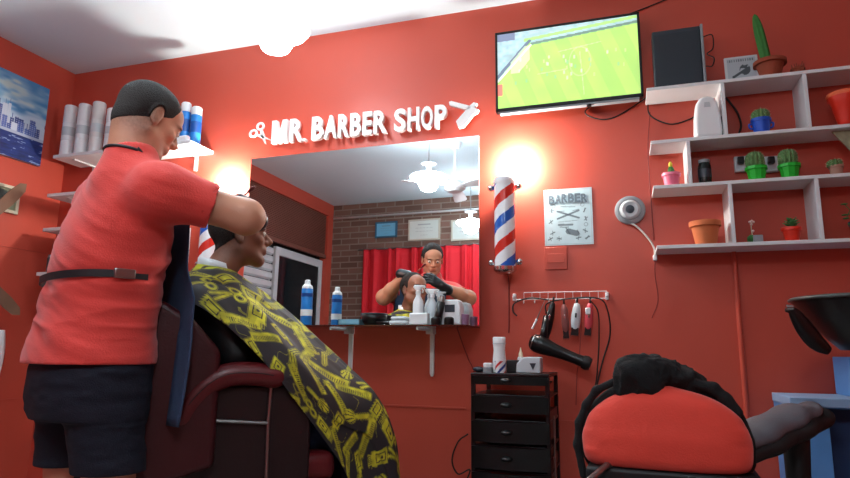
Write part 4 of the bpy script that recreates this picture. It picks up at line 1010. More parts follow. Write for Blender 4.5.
# fan at left edge
fc = aX(-46, 248, XL+.16); 
t = thing('wall_fan', 'wall fan whose flat brown blades reach in at the left edge of the photo', 'fan', (XL, fc.y, fc.z))
bm = nb(); cyl(bm, (XL, fc.y, fc.z-.02), (XL+.13, fc.y, fc.z), .05, .06); obj('motor', bm, mat('slate_blue_plastic', lin(64, 80, 110), .4), t)
bm = nb(); lathe(bm, [(0, .03), (.03, .028), (.05, .012), (.055, 0), (0, 0)], (XL+.14, fc.y, fc.z), 24, Matrix.Rotation(PI/2, 4, 'Y')); obj('hub', bm, mat('slate_blue_hub', lin(64, 80, 110), .4), t)
for tip, wd in (((27, 184), .040), ((20, 315), .034), ((-110, 170), .04), ((-120, 330), .04)):
    e = aX(*tip, XL+.16); d = Vector((0, e.y-fc.y, e.z-fc.z)); L_ = d.length; d.normalize(); n = Vector((0, -d.z, d.y))
    bm = nb(); pr = [(.05, -.3), (.4, -.8), (.8, -1), (.94, -.8), (1, 0), (.94, .8), (.8, 1), (.4, .8), (.05, .3)]
    P_ = [Vector((XL+.16, fc.y, fc.z))+d*(L_*x)+n*(wd*y)+Vector((.2*wd*y, 0, 0)) for x, y in pr]
    A_ = [bm.verts.new(p) for p in P_]; B_ = [bm.verts.new(p-Vector((.006, 0, 0))) for p in P_]
    bm.faces.new(A_); bm.faces.new(B_[::-1])
    for i in range(9): bm.faces.new((A_[i], B_[i], B_[(i+1) % 9], A_[(i+1) % 9]))
    obj('fan_blade', bm, M['olive'], t)
# hanging white cloth with blue hem at left edge
p0 = aX(6, 330, XL+.06); p1 = aX(7, 393, XL+.06)
bm = nb(); n = 14; y1 = p0.y; rows = []
for k in range(9):
    z = p0.z+(p1.z-p0.z)*k/8; rows.append([bm.verts.new((XL+.045+.012*math.sin(i*1.3+k*.2), y1-.28*i/n+.012*math.sin(k*.6), z-(.0 if k < 8 else .02*math.sin(i)))) for i in range(n+1)])
for a, b in zip(rows, rows[1:]):
    for i in range(n): bm.faces.new((a[i], a[i+1], b[i+1], b[i]))
t = thing('hanging_towel', 'white towel with a blue hem hanging at the left edge below the fan', 'towel', (XL, y1-.14, p1.z))
o = obj('towel_cloth', bm, M['wplast'], t, smooth=True); md = o.modifiers.new('s', 'SOLIDIFY'); md.thickness = .006
bm = nb(); rows = [[bm.verts.new((XL+.047+.012*math.sin(i*1.3+8*.2), y1-.28*i/n, p1.z+dz)) for i in range(n+1)] for dz in (.0, -.03)]
for i in range(n): bm.faces.new((rows[0][i], rows[0][i+1], rows[1][i+1], rows[1][i]))
o = obj('blue_hem', bm, M['denim'], t, smooth=True); md = o.modifiers.new('s', 'SOLIDIFY'); md.thickness = .008
bm = nb(); cyl(bm, (XL, y1-.14, p0.z-.01), (XL+.06, y1-.14, p0.z+.01), .008); obj('hook', bm, M['steel'], t)

# ================================================================== DRAWER TOWER
YD = 2.70
a = aY(470.5, 376, YD); b = aY(549, 376, YD); x0, x1 = a.x, b.x; zt = aY(510, 373.5, YD).z
t = thing('drawer_tower', 'black plastic drawer tower with slotted drawers, bottles standing on top', 'drawers', ((x0+x1)/2, 2.86, 0))
bm = nb(); yb = 3.05
box(bm, x0, x1, YD, yb, zt-.014, zt); box(bm, x0, x1, YD, yb, .03, .05)
for x in (x0, x1-.018):
    for y in (YD+.004, yb-.02): box(bm, x, x+.018, y, y+.02, .05, zt-.014)
    for z in (.25, .45, .65): box(bm, x+.004, x+.014, YD+.02, yb-.02, z, z+.05)
for z in [aY(510, p, YD).z for p in (396, 421.5, 447, 473)]: box(bm, x0, x1, YD+.01, yb, z-.006, z+.004)
obj('frame', bm, M['black'], t, bevel=.003)
rows = [(376.5, 385, 1), (396.5, 413.5, 0), (422, 443, 0), (447.5, 470, 0), (474, 498, 0), (502, 526, 0)]
for i, (p, q, _) in enumerate(rows):
    z1, z0 = aY(510, p, YD).z, aY(510, q, YD).z
    bm = nb(); xa, xb = x0+.004, x1-.004; n = 18; fr = []
    for k in range(n+1):
        u = k/n; x = xa+(xb-xa)*u; bow = .018*math.sin(PI*u); fr.append((x, YD-.006-bow))
    top = [bm.verts.new((x, y, z1)) for x, y in fr]; bot = [bm.verts.new((x, y+.006, z0)) for x, y in fr]; tb = [bm.verts.new((x, y+.012, z1)) for x, y in fr]; bb = [bm.verts.new((x, y+.016, z0)) for x, y in fr]
    for k in range(n):
        bm.faces.new((top[k], bot[k], bot[k+1], top[k+1])); bm.faces.new((tb[k], tb[k+1], bb[k+1], bb[k])); bm.faces.new((top[k], top[k+1], tb[k+1], tb[k])); bm.faces.new((bot[k], bb[k], bb[k+1], bot[k+1]))
    bm.faces.new((top[0], tb[0], bb[0], bot[0])); bm.faces.new((top[-1], bot[-1], bb[-1], tb[-1]))
    box(bm, xa+.018, xb-.018, YD+.02, yb-.03, z0, z0+.008)
    if i > 1:
        for x in (xa+.01, xb-.016): box(bm, x, x+.006, YD+.01, yb-.03, z0, z1-.01)
    d = obj('drawer', bm, M['black'], t)
    bm = nb(); xm = (x0+x1)/2-.01; zc = (z0+z1)/2
    lathe(bm, [(0, 0), (.026, 0), (.024, .010), (.012, .018), (0, .02)], (0, 0, 0), 24, Matrix.Translation((xm, YD-.022, zc)) @ Matrix.Diagonal((1, 1, .45, 1)) @ Matrix.Rotation(PI/2, 4, 'X')); obj('handle', bm, M['black'] if i < 2 else M['grey'] if i == 99 else M['black'], d, smooth=True)
# objects seen inside the open gap and a steel ruler at its side
bm = nb(); p = aY(553, 415, 2.85); q = aY(555, 478, 2.85); box(bm, x1+.003, x1+.007, 2.80, 2.84, q.z-.02, p.z); o = obj('steel_ruler', bm, M['steel']); setp(o, 'long metal strip hanging against the right side of the drawer tower', 'strip')
# items on top
Z = zt+.0005
def T(px, y=2.80): d = ray(px, 372); return Vector((d[0]*y/d[1], y, Z))
def th(px, py, y=2.80): return aY(px, py, y).z-Z
b = T(499.5, 2.84); h = th(499.5, 337, 2.84)
t = thing('bottle', 'tall plain white bottle on the drawer tower', 'bottle', tuple(b))
bm = nb(); lathe(bm, [(0, 0), (.030, 0), (.032, .01), (.030, h*.4), (.026, h*.62), (.0285, h*.78), (.030, h*.97), (.026, h), (0, h)], b, 28); obj('bottle_body', bm, M['wplast'], t, smooth=False, auto=60)
bm = nb(); lathe(bm, [(.0295, h*.8), (.0305, h*.8), (.0308, h*.82), (.0300, h*.82)], b, 28); obj('cap_seam', bm, M['lgrey'], t)
b = T(500.5, 2.755); h = th(500.5, 361, 2.755)
t = thing('striped_cup', 'small cup with diagonal red white and blue stripes before the white bottle', 'cup', tuple(b)); ns, nz = 40, 30; co = []; col = []
for k in range(nz+1):
    for i in range(ns):
        a_ = 2*PI*i/ns; r = .022+.003*k/nz; co.append((b.x+r*math.cos(a_), b.y+r*math.sin(a_), b.z+h*k/nz)); s = (h*k/nz/.07 - a_/(2*PI)*2) % 1
        col.append(lin(196, 50, 50) if s < .2 else lin(228, 230, 234) if s < .5 else lin(36, 60, 130) if s < .72 else lin(228, 230, 234))
q = [(k*ns+i, k*ns+(i+1) % ns, (k+1)*ns+(i+1) % ns, (k+1)*ns+i) for k in range(nz) for i in range(ns)]; q.append(tuple(range(ns))[::-1])
me = bpy.data.meshes.new('cup'); me.from_pydata(co, [], q); setcol(me, col); o = mobj('cup_wall', me, M['pole'], t); md = o.modifiers.new('s', 'SOLIDIFY'); md.thickness = .002
b = T(513, 2.80); bm = nb(); box(bm, b.x-.028, b.x+.024, 2.79, 2.83, Z, Z+th(513, 360)); o = obj('black_box', bm, M['blackm'], bevel=.004); setp(o, 'small black box between the white bottle and the grey case on the drawers', 'box')
b = T(529, 2.80)
t = thing('white_case', 'pale grey case with a dark triangular mark on the right of the drawer top', 'case', tuple(b))
bm = nb(); hh = th(529, 357); prism(bm, [(-.055, 0), (.055, 0), (.055, hh), (-.02, hh), (-.05, hh*.6)], 2.77, 2.86, Matrix.Translation((b.x, 0, Z))); obj('case_body', bm, M['lgrey'], t, bevel=.006, seg=3)
bm = nb(); prism(bm, [(.008, hh*.62), (.036, hh*.62), (.022, hh*.2)], 2.767, 2.770, Matrix.Translation((b.x, 0, Z))); obj('triangle_mark', bm, M['slate'], t)
b = T(521, 2.90); h = th(521, 347.5, 2.90)
t = thing('dropper_bottle', 'tiny white bottle with a pointed cap behind the grey case', 'bottle', tuple(b)); bm = nb(); lathe(bm, [(0, 0), (.016, 0), (.017, h*.5), (.013, h*.62), (0, h*.62)], b, 20); obj('bottle_body', bm, M['wplast'], t)
bm = nb(); lathe(bm, [(0, h*.62), (.011, h*.62), (.010, h*.75), (.005, h*.85), (.002, h), (0, h)], b, 16); obj('pointed_cap', bm, mat('cream_cap', lin(236, 220, 190), .4), t)
b = T(488, 2.77); 
t = thing('small_jar', 'small white capped jar at the left end of the drawer top', 'jar', tuple(b)); bm = nb(); lathe(bm, [(0, 0), (.022, 0), (.023, .02), (.02, .024)], b, 22); obj('jar_body', bm, M['grey'], t)
bm = nb(); lathe(bm, [(0, .024), (.021, .024), (.021, .038), (.017, .042), (0, .042)], b, 22); obj('lid', bm, M['wplast'], t)
bm = nb(); b = T(478, 2.78); bmesh.ops.create_uvsphere(bm, u_segments=20, v_segments=10, radius=.026, matrix=Matrix.Translation((b.x+.004, b.y, Z+.0125)) @ Matrix.Diagonal((1.1, .8, .48, 1))); o = obj('soap_dish', bm, M['slate'], smooth=True); setp(o, 'low dark rounded dish at the left front corner of the drawer top', 'dish')
# cables by the drawers
cable('floor_cable', [W(468, 434, .05), W(458, 442, .05), W(452, 460, .05), W(458, 474, .05), W(470, 470, .05), W(462, 490, .05)], .004, M['cable'], 'black cable coiling down at the left side of the drawer tower')
cable('mirror_cable', [tuple(aY(457, 328, 3.06)), W(463, 345, .02), W(468, 358, .02), W(474, 372, .02), W(476, 400, .02)], .003, M['rcable'], 'thin dark cable from the glass shelf down behind the drawer tower')

# ================================================================== THINGS ON THE GLASS SHELF
GT = GZ+.0085
def G(px, y): d = ray(px, 322); return Vector((d[0]*y/d[1], y, GT))
def gh(px, py, y): return aY(px, py, y).z-GT
b = G(306, 2.83); aerosol(b, gh(306, 280, 2.83), .029, 'blue spray can with white cap standing alone on the left of the glass shelf', 'bottles on the glass shelf')
def spray_bottle(b, h, R, label, m):
    t = thing('spray_bottle', label, 'bottle', tuple(b), 0, 'bottles on the glass shelf')
    bm = nb(); lathe(bm, [(0, 0), (R, 0), (R, h*.5), (R*.9, h*.6), (R*.45, h*.72), (R*.42, h*.78)], b, 24); obj('bottle_body', bm, m, t, smooth=False, auto=50)
    bm = nb(); lathe(bm, [(R*.42, h*.76), (R*.5, h*.77), (R*.5, h*.84), (R*.3, h*.86), (0, h*.86)], b, 20); obj('collar', bm, M['wplast'], t)
    bm = nb(); prism(bm, [(-.012, h*.86), (.01, h*.86), (.012, h*.92), (.035, h*.94), (.035, h*.985), (-.02, h), (-.026, h*.95)], -.008, .008, Matrix.Translation((b.x, b.y, b.z))); obj('trigger_head', bm, M['wplast'], t, bevel=.003)
    bm = nb(); tube(bm, [b+Vector((.012, 0, h*.92)), b+Vector((.026, 0, h*.86)), b+Vector((.022, 0, h*.8))], .0035, 8); obj('trigger', bm, M['wplast'], t)
    return t
spray_bottle(G(418, 2.90), gh(418, 285, 2.90), .027, 'tall white spray bottle standing in front of the barber\'s reflection', M['wplast'])
spray_bottle(G(432, 2.93), gh(432, 289, 2.93), .025, 'shorter pale spray bottle to the right of the tall white one', M['lgrey'])
b = G(421, 2.86)
t = thing('white_box', 'low white box on the glass shelf before the spray bottles', 'box', tuple(b)); bm = nb(); box(bm, b.x-.05, b.x+.045, 2.825, 2.865, GT, GT+gh(421, 313, 2.84)); obj('box_body', bm, M['wplast'], t, bevel=.006)
b = G(401, 2.87)
bm = nb(); box(bm, b.x-.055, b.x+.04, 2.84, 2.93, GT, GT+.022); box(bm, b.x-.048, b.x+.035, 2.845, 2.925, GT+.023, GT+.042); o = obj('folded_cloths', bm, M['lgrey'], bevel=.009, seg=3); setp(o, 'pale folded cloths stacked low left of the white spray bottle', 'cloth')
b = G(374, 2.90)
t = thing('black_bowl', 'wide dark bowl on the middle of the glass shelf', 'bowl', tuple(b)); bm = nb(); lathe(bm, [(0, 0), (.045, 0), (.06, .02), (.068, .055), (.064, .055), (.055, .02), (0, .012)], b, 30); obj('bowl_body', bm, M['black'], t, smooth=True)
bm = nb(); lathe(bm, [(.066, .052), (.070, .055), (.068, .06), (.063, .058)], b, 30); obj('rim', bm, M['slate'], t, smooth=True)
b = G(353, 2.9)
t = thing('clear_tray', 'pale translucent tray lying on the glass shelf left of the dark bowl', 'tray', tuple(b)); bm = nb(); box(bm, b.x-.06, b.x+.06, 2.85, 2.95, GT, GT+.004)
for bb in ((-.06, .06, -.05, -.046), (-.06, .06, .046, .05), (-.06, -.056, -.05, .05), (.056, .06, -.05, .05)): box(bm, b.x+bb[0], b.x+bb[1], 2.9+bb[2], 2.9+bb[3], GT, GT+.03)
obj('tray_body', bm, M['clay'], t)
b = G(388, 2.84); bm = nb(); tube(bm, [b+Vector((-.06, -.0, .01)), b+Vector((.05, .02, .01))], [.009, .011], 12); o = obj('hair_brush', bm, M['black'], smooth=True); setp(o, 'black brush handle lying in front of the dark bowl', 'brush')
# upright black clipper and white digital clock thing
a_ = G(437, 2.85)
t = thing('hair_clipper', 'black cordless clipper standing upright on the shelf right of the white bottles', 'hair clipper', tuple(a_))
h = gh(437, 296, 2.85); bm = nb(); tube(bm, [a_, a_+Vector((.008, 0, h*.35)), a_+Vector((.022, 0, h*.8))], [.022, .02, .019], 16); obj('body', bm, M['black'], t, smooth=True)
bm = nb(); tube(bm, [a_+Vector((.022, 0, h*.8)), a_+Vector((.028, 0, h))], [.016, .013], 12); obj('blade_head', bm, M['steel'], t)
b = G(452, 2.89); hh = gh(452, 300, 2.89)
t = thing('sterilizer', 'white boxy appliance with a grey window on the right of the glass shelf', 'appliance', tuple(b))
bm = nb(); prism(bm, [(-.045, 0), (.05, 0), (.05, hh*.7), (.038, hh), (-.038, hh), (-.045, hh*.7)], 2.86, 2.94, Matrix.Translation((b.x, 0, GT))); obj('housing', bm, M['wplast'], t, bevel=.008, seg=3)
bm = nb(); box(bm, b.x-.028, b.x+.022, 2.857, 2.861, GT+hh*.5, GT+hh*.8); obj('window', bm, M['slate'], t, bevel=.002)
for px, r, lab in ((436, .024, 'round black tin low in front of the black clipper'), (449, .023, 'round black tin low in front of the white appliance')):
    b = G(px, 2.825); bm = nb(); lathe(bm, [(0, 0), (r, 0), (r+.001, .016), (r, .03), (r*.7, .036), (0, .036)], b, 24); o = obj('round_tin', bm, M['black']); setp(o, lab, 'tin', 'black tins on the glass shelf')
b = G(464, 2.9); bm = nb(); lathe(bm, [(0, 0), (.022, 0), (.025, .05), (.022, .052), (0, .05)], b, 24); o = obj('plastic_cup', bm, mat('lilac_plastic', lin(150, 110, 140), .4)); setp(o, 'small lilac cup at the right end of the glass shelf', 'cup')

# ================================================================== BLUE CABINET AND WASH BASIN
YBl = 2.78
a = aY(781, 398, 2.93); zt = aY(790, 397, YBl).z; x1 = 1.5
t = thing('blue_cabinet', 'light blue painted cabinet with a darker blue recess standing against the wall at right', 'cabinet', ((a.x+x1)/2, 2.94, 0))
bm = nb(); r0 = aY(829, 420, YBl).x; rt = aY(830, 409, YBl).z
box(bm, a.x, r0, YBl, 3.08, 0, zt-.035); box(bm, r0, x1, YBl, 3.08, rt, zt-.035); box(bm, r0, x1, 2.9, 3.08, 0, rt); obj('body', bm, M['blue'], t, bevel=.002)
bm = nb(); box(bm, a.x-.004, x1, YBl-.012, 3.08, zt-.035, zt); obj('top', bm, M['bluetop'], t, bevel=.003)
bm = nb(); box(bm, r0+.002, x1-.01, 2.885, 2.9, .02, rt-.002); obj('recessed_panel', bm, M['dblue'], t)
a = aY(847, 357, 2.9); bm = nb(); box(bm, a.x, a.x+.4, 2.88, 3.09, zt+.0005, a.z); o = obj('blue_box', bm, M['blue'], bevel=.003); setp(o, 'tall blue box standing on the blue cabinet at the right edge', 'box')
# wash basin
c = aT(864, 305, 2.1)
bx, by, bz = c.x, c.y, aT(803, 299, 2.1).z
kb = .9
t = thing('wash_basin', 'glossy black hair wash basin with a curved neck rest at the right edge', 'basin', (bx, by, 0))
bm = nb(); lathe(bm, [(0, -.19), (.09, -.19), (.13, -.15), (.19, -.08), (.235, -.015), (.245, 0), (.24, .006), (.225, 0), (.17, -.08), (.1, -.14), (0, -.155)], (bx, by, bz), 44, Matrix.Diagonal((kb, kb, kb, 1))); obj('bowl', bm, M['black'], t, smooth=True)
bm = nb(); lathe(bm, [(.232, -.004), (.248, -.004), (.251, .004), (.242, .010), (.232, .006)], (bx, by, bz), 44, Matrix.Diagonal((kb, kb, kb, 1))); obj('rim', bm, mat('satin_grey_rim', lin(70, 78, 76), .3), t, smooth=True)
p = [aT(786, 309, 1.97), aT(793, 312, 1.97), aT(803, 326, 1.97), aT(815, 341, 1.97), aT(829, 351, 1.97)]
bm = nb(); tube(bm, spline(p, 5), [.006, .007, .011, .015, .018, .019, .018, .015, .009], 16, ry=1.6); obj('neck_rest', bm, M['black'], t, smooth=True)
bm = nb(); q0 = p[1]; tube(bm, [p[0]+Vector((0, 0, .004)), p[0]+Vector((.02, 0, .004))], [.011, .009], 12); obj('bolt', bm, M['chrome'], t)
bm = nb(); box(bm, bx+.02, bx+.2, by-.08, by+.08, bz-.36, bz-.15); cyl(bm, (bx+.11, by, bz-.35), (bx+.11, by, .02), .05, .06); cyl(bm, (bx+.11, by, .0), (bx+.11, by, .03), .2, .18); obj('stand', bm, M['blackm'], t, bevel=.02)
# ================================================================== RED-PADDED CHAIR IN FRONT (right)
def sdf_obj(F_, name, m, parent=None, disp=None):
    me, V = F_.mesh(name, disp); return mobj(name, me, m, parent)
TF = 1.62
cc = aT(663, 428, TF)
ang = math.radians(90-3.4)               # its back faces the viewer
FC = frz(cc, ang)
t = thing('salon_chair', 'salon chair in front at right, its backrest covered in bright red cloth', 'chair', (cc.x, cc.y+.1, 0))
W2 = .228
F1 = Fld(cc+Vector((-.35, -.25, -.2)), cc+Vector((.35, .35, .25)), .006)
# local x right, y away, z up
zs = [-.105, -.09, -.03, .03, .07, .092, .103, .108]
F1.loft(FC, zs, 0, .02, [.190, .207, .214, .192, .145, .095, .05, .02], [.045, .06, .068, .062, .055, .042, .03, .015], pw=2.6)
F1.blur(2)
def dispr(V):
    n = vnoise(V*np.array([9, 9, 22]), 3)[:, None]*.003 + vnoise(V*np.array([30, 30, 14]), 5)[:, None]*.0016
    L = (V-FC.o)@FC.M.T; k = np.exp(-((np.abs(L[:, 0])-.2)/.05)**2)*vnoise(np.stack([L[:, 0]*10, L[:, 1]*10, L[:, 2]*60], 1), 9)*.005
    return V + np.array([0, -1, .3])*(n[:, :1]+k[:, None])
sdf_obj(F1, 'red_back_cover', M['redcloth'], t, dispr)
# black backing draped over the top edge, behind
F2 = Fld(cc+Vector((-.36, -.2, -.25)), cc+Vector((.36, .35, .3)), .006)
F2.loft(FC, [-.13, -.09, -.03, .04, .085, .11, .122, .127], 0, .058, [.195, .220, .223, .201, .155, .112, .06, .03], [.03]*5+[.03, .02, .01], pw=2.6)
sdf_obj(F2, 'black_back_shell', M['blackcloth'], t)
bm = nb(); box(bm, -.21, .24, .03, .46, -.19, -.115); bmesh.ops.transform(bm, matrix=Matrix.Translation(cc) @ Matrix.Rotation(ang-PI/2, 4, 'Z'), verts=bm.verts); obj('seat', bm, M['blackm'], t, bevel=.03, seg=4)
bm = nb(); box(bm, -.20, .22, -.03, .06, -.155, -.105); bmesh.ops.transform(bm, matrix=Matrix.Translation(cc) @ Matrix.Rotation(ang-PI/2, 4, 'Z'), verts=bm.verts); obj('back_lower_rail', bm, M['blackm'], t, bevel=.01)
bm = nb(); tube(bm, [aT(583, 486, TF-.05), aT(606, 466, TF), aT(620, 462, TF+.1)], .009, 10); obj('lever', bm, M['steel'], t)
bm = nb(); cyl(bm, (cc.x, cc.y+.22, cc.z-.2), (cc.x, cc.y+.22, .04), .05, .06); cyl(bm, (cc.x, cc.y+.22, 0), (cc.x, cc.y+.22, .045), .3, .27, 40); obj('pedestal', bm, M['chrome'], t, auto=30)
# right arm: tilted charcoal pad on black shell
def armpad(side):
    if side > 0: P = [aT(728, 446, 1.72), aT(760, 431, 1.76), aT(788, 417, 1.80), aT(808, 411, 1.83)]
    else: P = [FC.w((-.27, .12, -.03)), FC.w((-.29, .2, .0)), FC.w((-.30, .3, .03)), FC.w((-.30, .38, .04))]
    P = [Vector(p) for p in P]
    Fp = Fld(np.min([p[:] for p in P], 0)-.12, np.max([p[:] for p in P], 0)+.12, .005)
    for k in range(3): Fp.cone(P[k], P[k+1], [.052, .056, .054][k], [.056, .054, .040][k], k=.02, flat=((-.35, -.45, .82), .5))
    obj_ = sdf_obj(Fp, 'arm_pad', M['greypad'], t)
    Fs = Fld(np.min([p[:] for p in P], 0)-.16, np.max([p[:] for p in P], 0)+.16, .005)
    dn = Vector((.018, .01, -.026)); e = (P[3]-P[2]).normalized()*.012
    for k in range(3): Fs.cone(P[k]+dn, P[k+1]+dn+(e if k == 2 else Vector()), [.055, .06, .060][k], [.06, .060, .047][k], k=.02, flat=((-.35, -.45, .82), .5))
    sdf_obj(Fs, 'arm_shell', M['blackm'], t)
    mid = P[2]+dn
    bm = nb(); tube(bm, [mid+Vector((.005, .02, -.01)), mid+Vector((.0, .02, -.18)), mid+Vector((-.0, .02, -.34))], [.038, .032, .03], 12, ry=1); obj('arm_support', bm, M['blackm'], t)
    bm = nb(); tube(bm, [mid+Vector((-.0, .02, -.30)), FC.w((.1*side, .2, -.18))], .025, 12); obj('arm_strut', bm, M['blackm'], t)
armpad(1)
# heap of black cloth on top
hc_ = aT(660, 378, TF+.05)
F3 = Fld(hc_+Vector((-.32, -.22, -.16)), hc_+Vector((.32, .24, .17)), .005)
def hp(px, py, dy=.07): v = aT(px, py, TF+.05); return (v.x, v.y+dy-.06, v.z)
for a_, r_ in (((640, 372), .05), ((628, 366), .034), ((655, 368), .05), ((648, 384), .056), ((674, 377), .052), ((690, 384), .044), ((708, 396), .030), ((625, 384), .032), ((665, 366), .028), ((630, 374), .045), ((684, 382), .044), ((700, 390), .034), ((632, 394), .03), ((640, 362), .024)):
    F3.ell(hp(*a_), (r_, r_*1.25, r_*.86), None, k=.02)
F3.cone(hp(620, 392), hp(722, 404), .02, .012, k=.02)
def disph(V):
    n = np.abs(vnoise(V*np.array([26, 26, 22]), 31))*.018 + np.abs(vnoise(V*np.array([60, 60, 40]), 32))*.007
    d = V-np.array(hc_); d /= np.linalg.norm(d, axis=1)[:, None]+1e-6; return V-d*n[:, None]
o = sdf_obj(F3, 'black_cloth', M['blackcloth'], None, disph); setp(o, 'crumpled heap of black cloth lying on top of the red chair back', 'cloth')
bm = nb(); pts = [FC.w((x, y, z)) for x, y, z in ((-.213, .03, -.14), (-.227, .03, -.06), (-.220, .03, .0), (-.198, .03, .05), (-.17, .03, .09), (-.12, .03, .115))]
# side fall of the black cover
F4 = Fld(cc+Vector((-.36, -.2, -.25)), cc+Vector((.36, .3, .25)), .005)
for p, q in zip(pts, pts[1:]): F4.cone(p, q, .011, .011, k=.012)
pts2 = [FC.w((x, y, z)) for x, y, z in ((.07, .03, .118), (.13, .03, .105), (.158, .03, .078), (.184, .03, .045))]
sdf_obj(F4, 'cover_edge', M['blackcloth'], t)
F4 = Fld(cc+Vector((-.36, -.2, -.25)), cc+Vector((.36, .3, .25)), .005)
for p, q in zip(pts2, pts2[1:]): F4.cone(p, q, .016, .013, k=.012)
sdf_obj(F4, 'cover_edge', M['blackcloth'], t)

# ================================================================== BARBER CHAIR (left)
OC = np.array([-1.44, 1.97, 0]); HA = math.radians(40)
CF = frz(OC, HA)                       # local: x = right (towards viewer), y = forward, z = up
def PLc(px, py, rr):                   # pixel on the chair's plane x = rr
    d = ray(px, py); n = CF.M[0]; o = CF.w((rr, 0, 0)); tt = ((o-CAM)@n)/(d@n); return Vector(CAM+tt*d)
bc = CF.w((0, 0, 0))
t = thing('barber_chair', 'burgundy leather barber chair with padded arms under the seated client', 'barber chair', (bc[0], bc[1], 0), HA-PI/2)
def cbox(x0, x1, y0, y1, z0, z1, tilt=0):
    b = nb(); box(b, x0, x1, y0, y1, z0, z1)
    if tilt: bmesh.ops.rotate(b, verts=b.verts, cent=(0, y1, z0), matrix=Matrix.Rotation(tilt, 3, 'X'))
    bmesh.ops.transform(b, matrix=Matrix.Translation(bc) @ Matrix.Rotation(HA-PI/2, 4, 'Z'), verts=b.verts); return b
obj('seat_cushion', cbox(-.25, .25, -.16, .40, .50, .60), M['burg'], t, bevel=.035, seg=4)
obj('backrest', cbox(-.30, .31, -.29, -.15, .50, 1.12, .10), M['mburg'], t, bevel=.045, seg=4)
for q_ in (1, -1):
    b_ = nb(); prism(b_, [(-.29, .5), (-.01, .58), (-.01, .94), (-.10, 1.04), (-.20, 1.10), (-.29, 1.10)], .25, .315, Matrix.Rotation(0, 4, 'Z'))
    for v_ in b_.verts: v_.co = Vector((v_.co.y*q_, v_.co.x, v_.co.z))
    bmesh.ops.transform(b_, matrix=Matrix.Translation(bc) @ Matrix.Rotation(HA-PI/2, 4, 'Z'), verts=b_.verts); obj('side_bolster', b_, M['mburg'], t, bevel=.02, seg=4)
obj('seat_base', cbox(-.26, .27, -.22, .40, .28, .50), M['dburg'], t, bevel=.02)
obj('back_lower_pad', cbox(-.22, .22, -.46, -.30, .44, .70, -.1), M['dburg'], t, bevel=.04, seg=4)
bm = nb(); o0 = Vector(CF.w((0, .08, 0))); cyl(bm, o0+Vector((0, 0, .28)), o0+Vector((0, 0, .05)), .06, .07); cyl(bm, o0+Vector((0, 0, .05)), o0, .30, .34, 48); obj('pedestal', bm, M['chrome'], t, auto=30)
obj('footrest', cbox(-.2, .2, .52, .72, .2, .235, .25), M['chrome'], t, bevel=.01)
obj('footrest_arm', cbox(-.03, .03, .38, .56, .2, .26), M['chrome'], t, bevel=.006)
for sgn in (1, -1):
    ra = .285*sgn
    path = [PLc(181, 418, .285), PLc(186, 408, .285), PLc(201, 391, .285), PLc(217, 379, .285), PLc(234, 374, .285), PLc(256, 374, .285), PLc(276, 377, .285)]
    if sgn < 0: path = [p - Vector(CF.d((.57, 0, 0))) for p in path]
    sp = spline(path, 5)
    Fa = Fld(np.min([p[:] for p in sp], 0)-.09, np.max([p[:] for p in sp], 0)+.09, .0055)
    for p, q in zip(sp, sp[1:]): Fa.cone(p, q, .036, .036, k=.008)
    Fa.blur(1)
    pad = sdf_obj(Fa, 'arm_pad', M['burg'], t)
    bm = nb(); tube(bm, [p+Vector(CF.d((.036*sgn, 0, .004))) for p in sp[2:-1]], .003, 6); obj('pad_seam', bm, M['dburg'], pad, smooth=True)
    a_, b_, c_, e_ = [PLc(*q, .285) for q in ((176, 419), (268, 423), (272, 376), (266, 482))]
    if sgn < 0: a_, b_, c_, e_ = [p - Vector(CF.d((.57, 0, 0))) for p in (a_, b_, c_, e_)]
    bm = nb(); tube(bm, [a_, b_], .006, 10); tube(bm, [c_, b_, e_], .006, 10); obj('arm_frame', bm, M['steel'], t)
    bm = nb(); f0 = a_+Vector(CF.d((0, .03, -.012))); b2 = nb()
    box(b2, ra-.03, ra-.012, -.2, .30, .36, min(a_.z, b_.z)+.12); bmesh.ops.transform(b2, matrix=Matrix.Translation(bc) @ Matrix.Rotation(HA-PI/2, 4, 'Z'), verts=b2.verts); bm.free()
    obj('side_panel', b2, M['dburg'], t, bevel=.008)
bm = nb(); p = PLc(138, 476, .1); cyl(bm, p, p+Vector((0, 0, -.2)), .018); cyl(bm, p, p+Vector((0, 0, .02)), .024); obj('recline_lever', bm, M['chrome'], t)

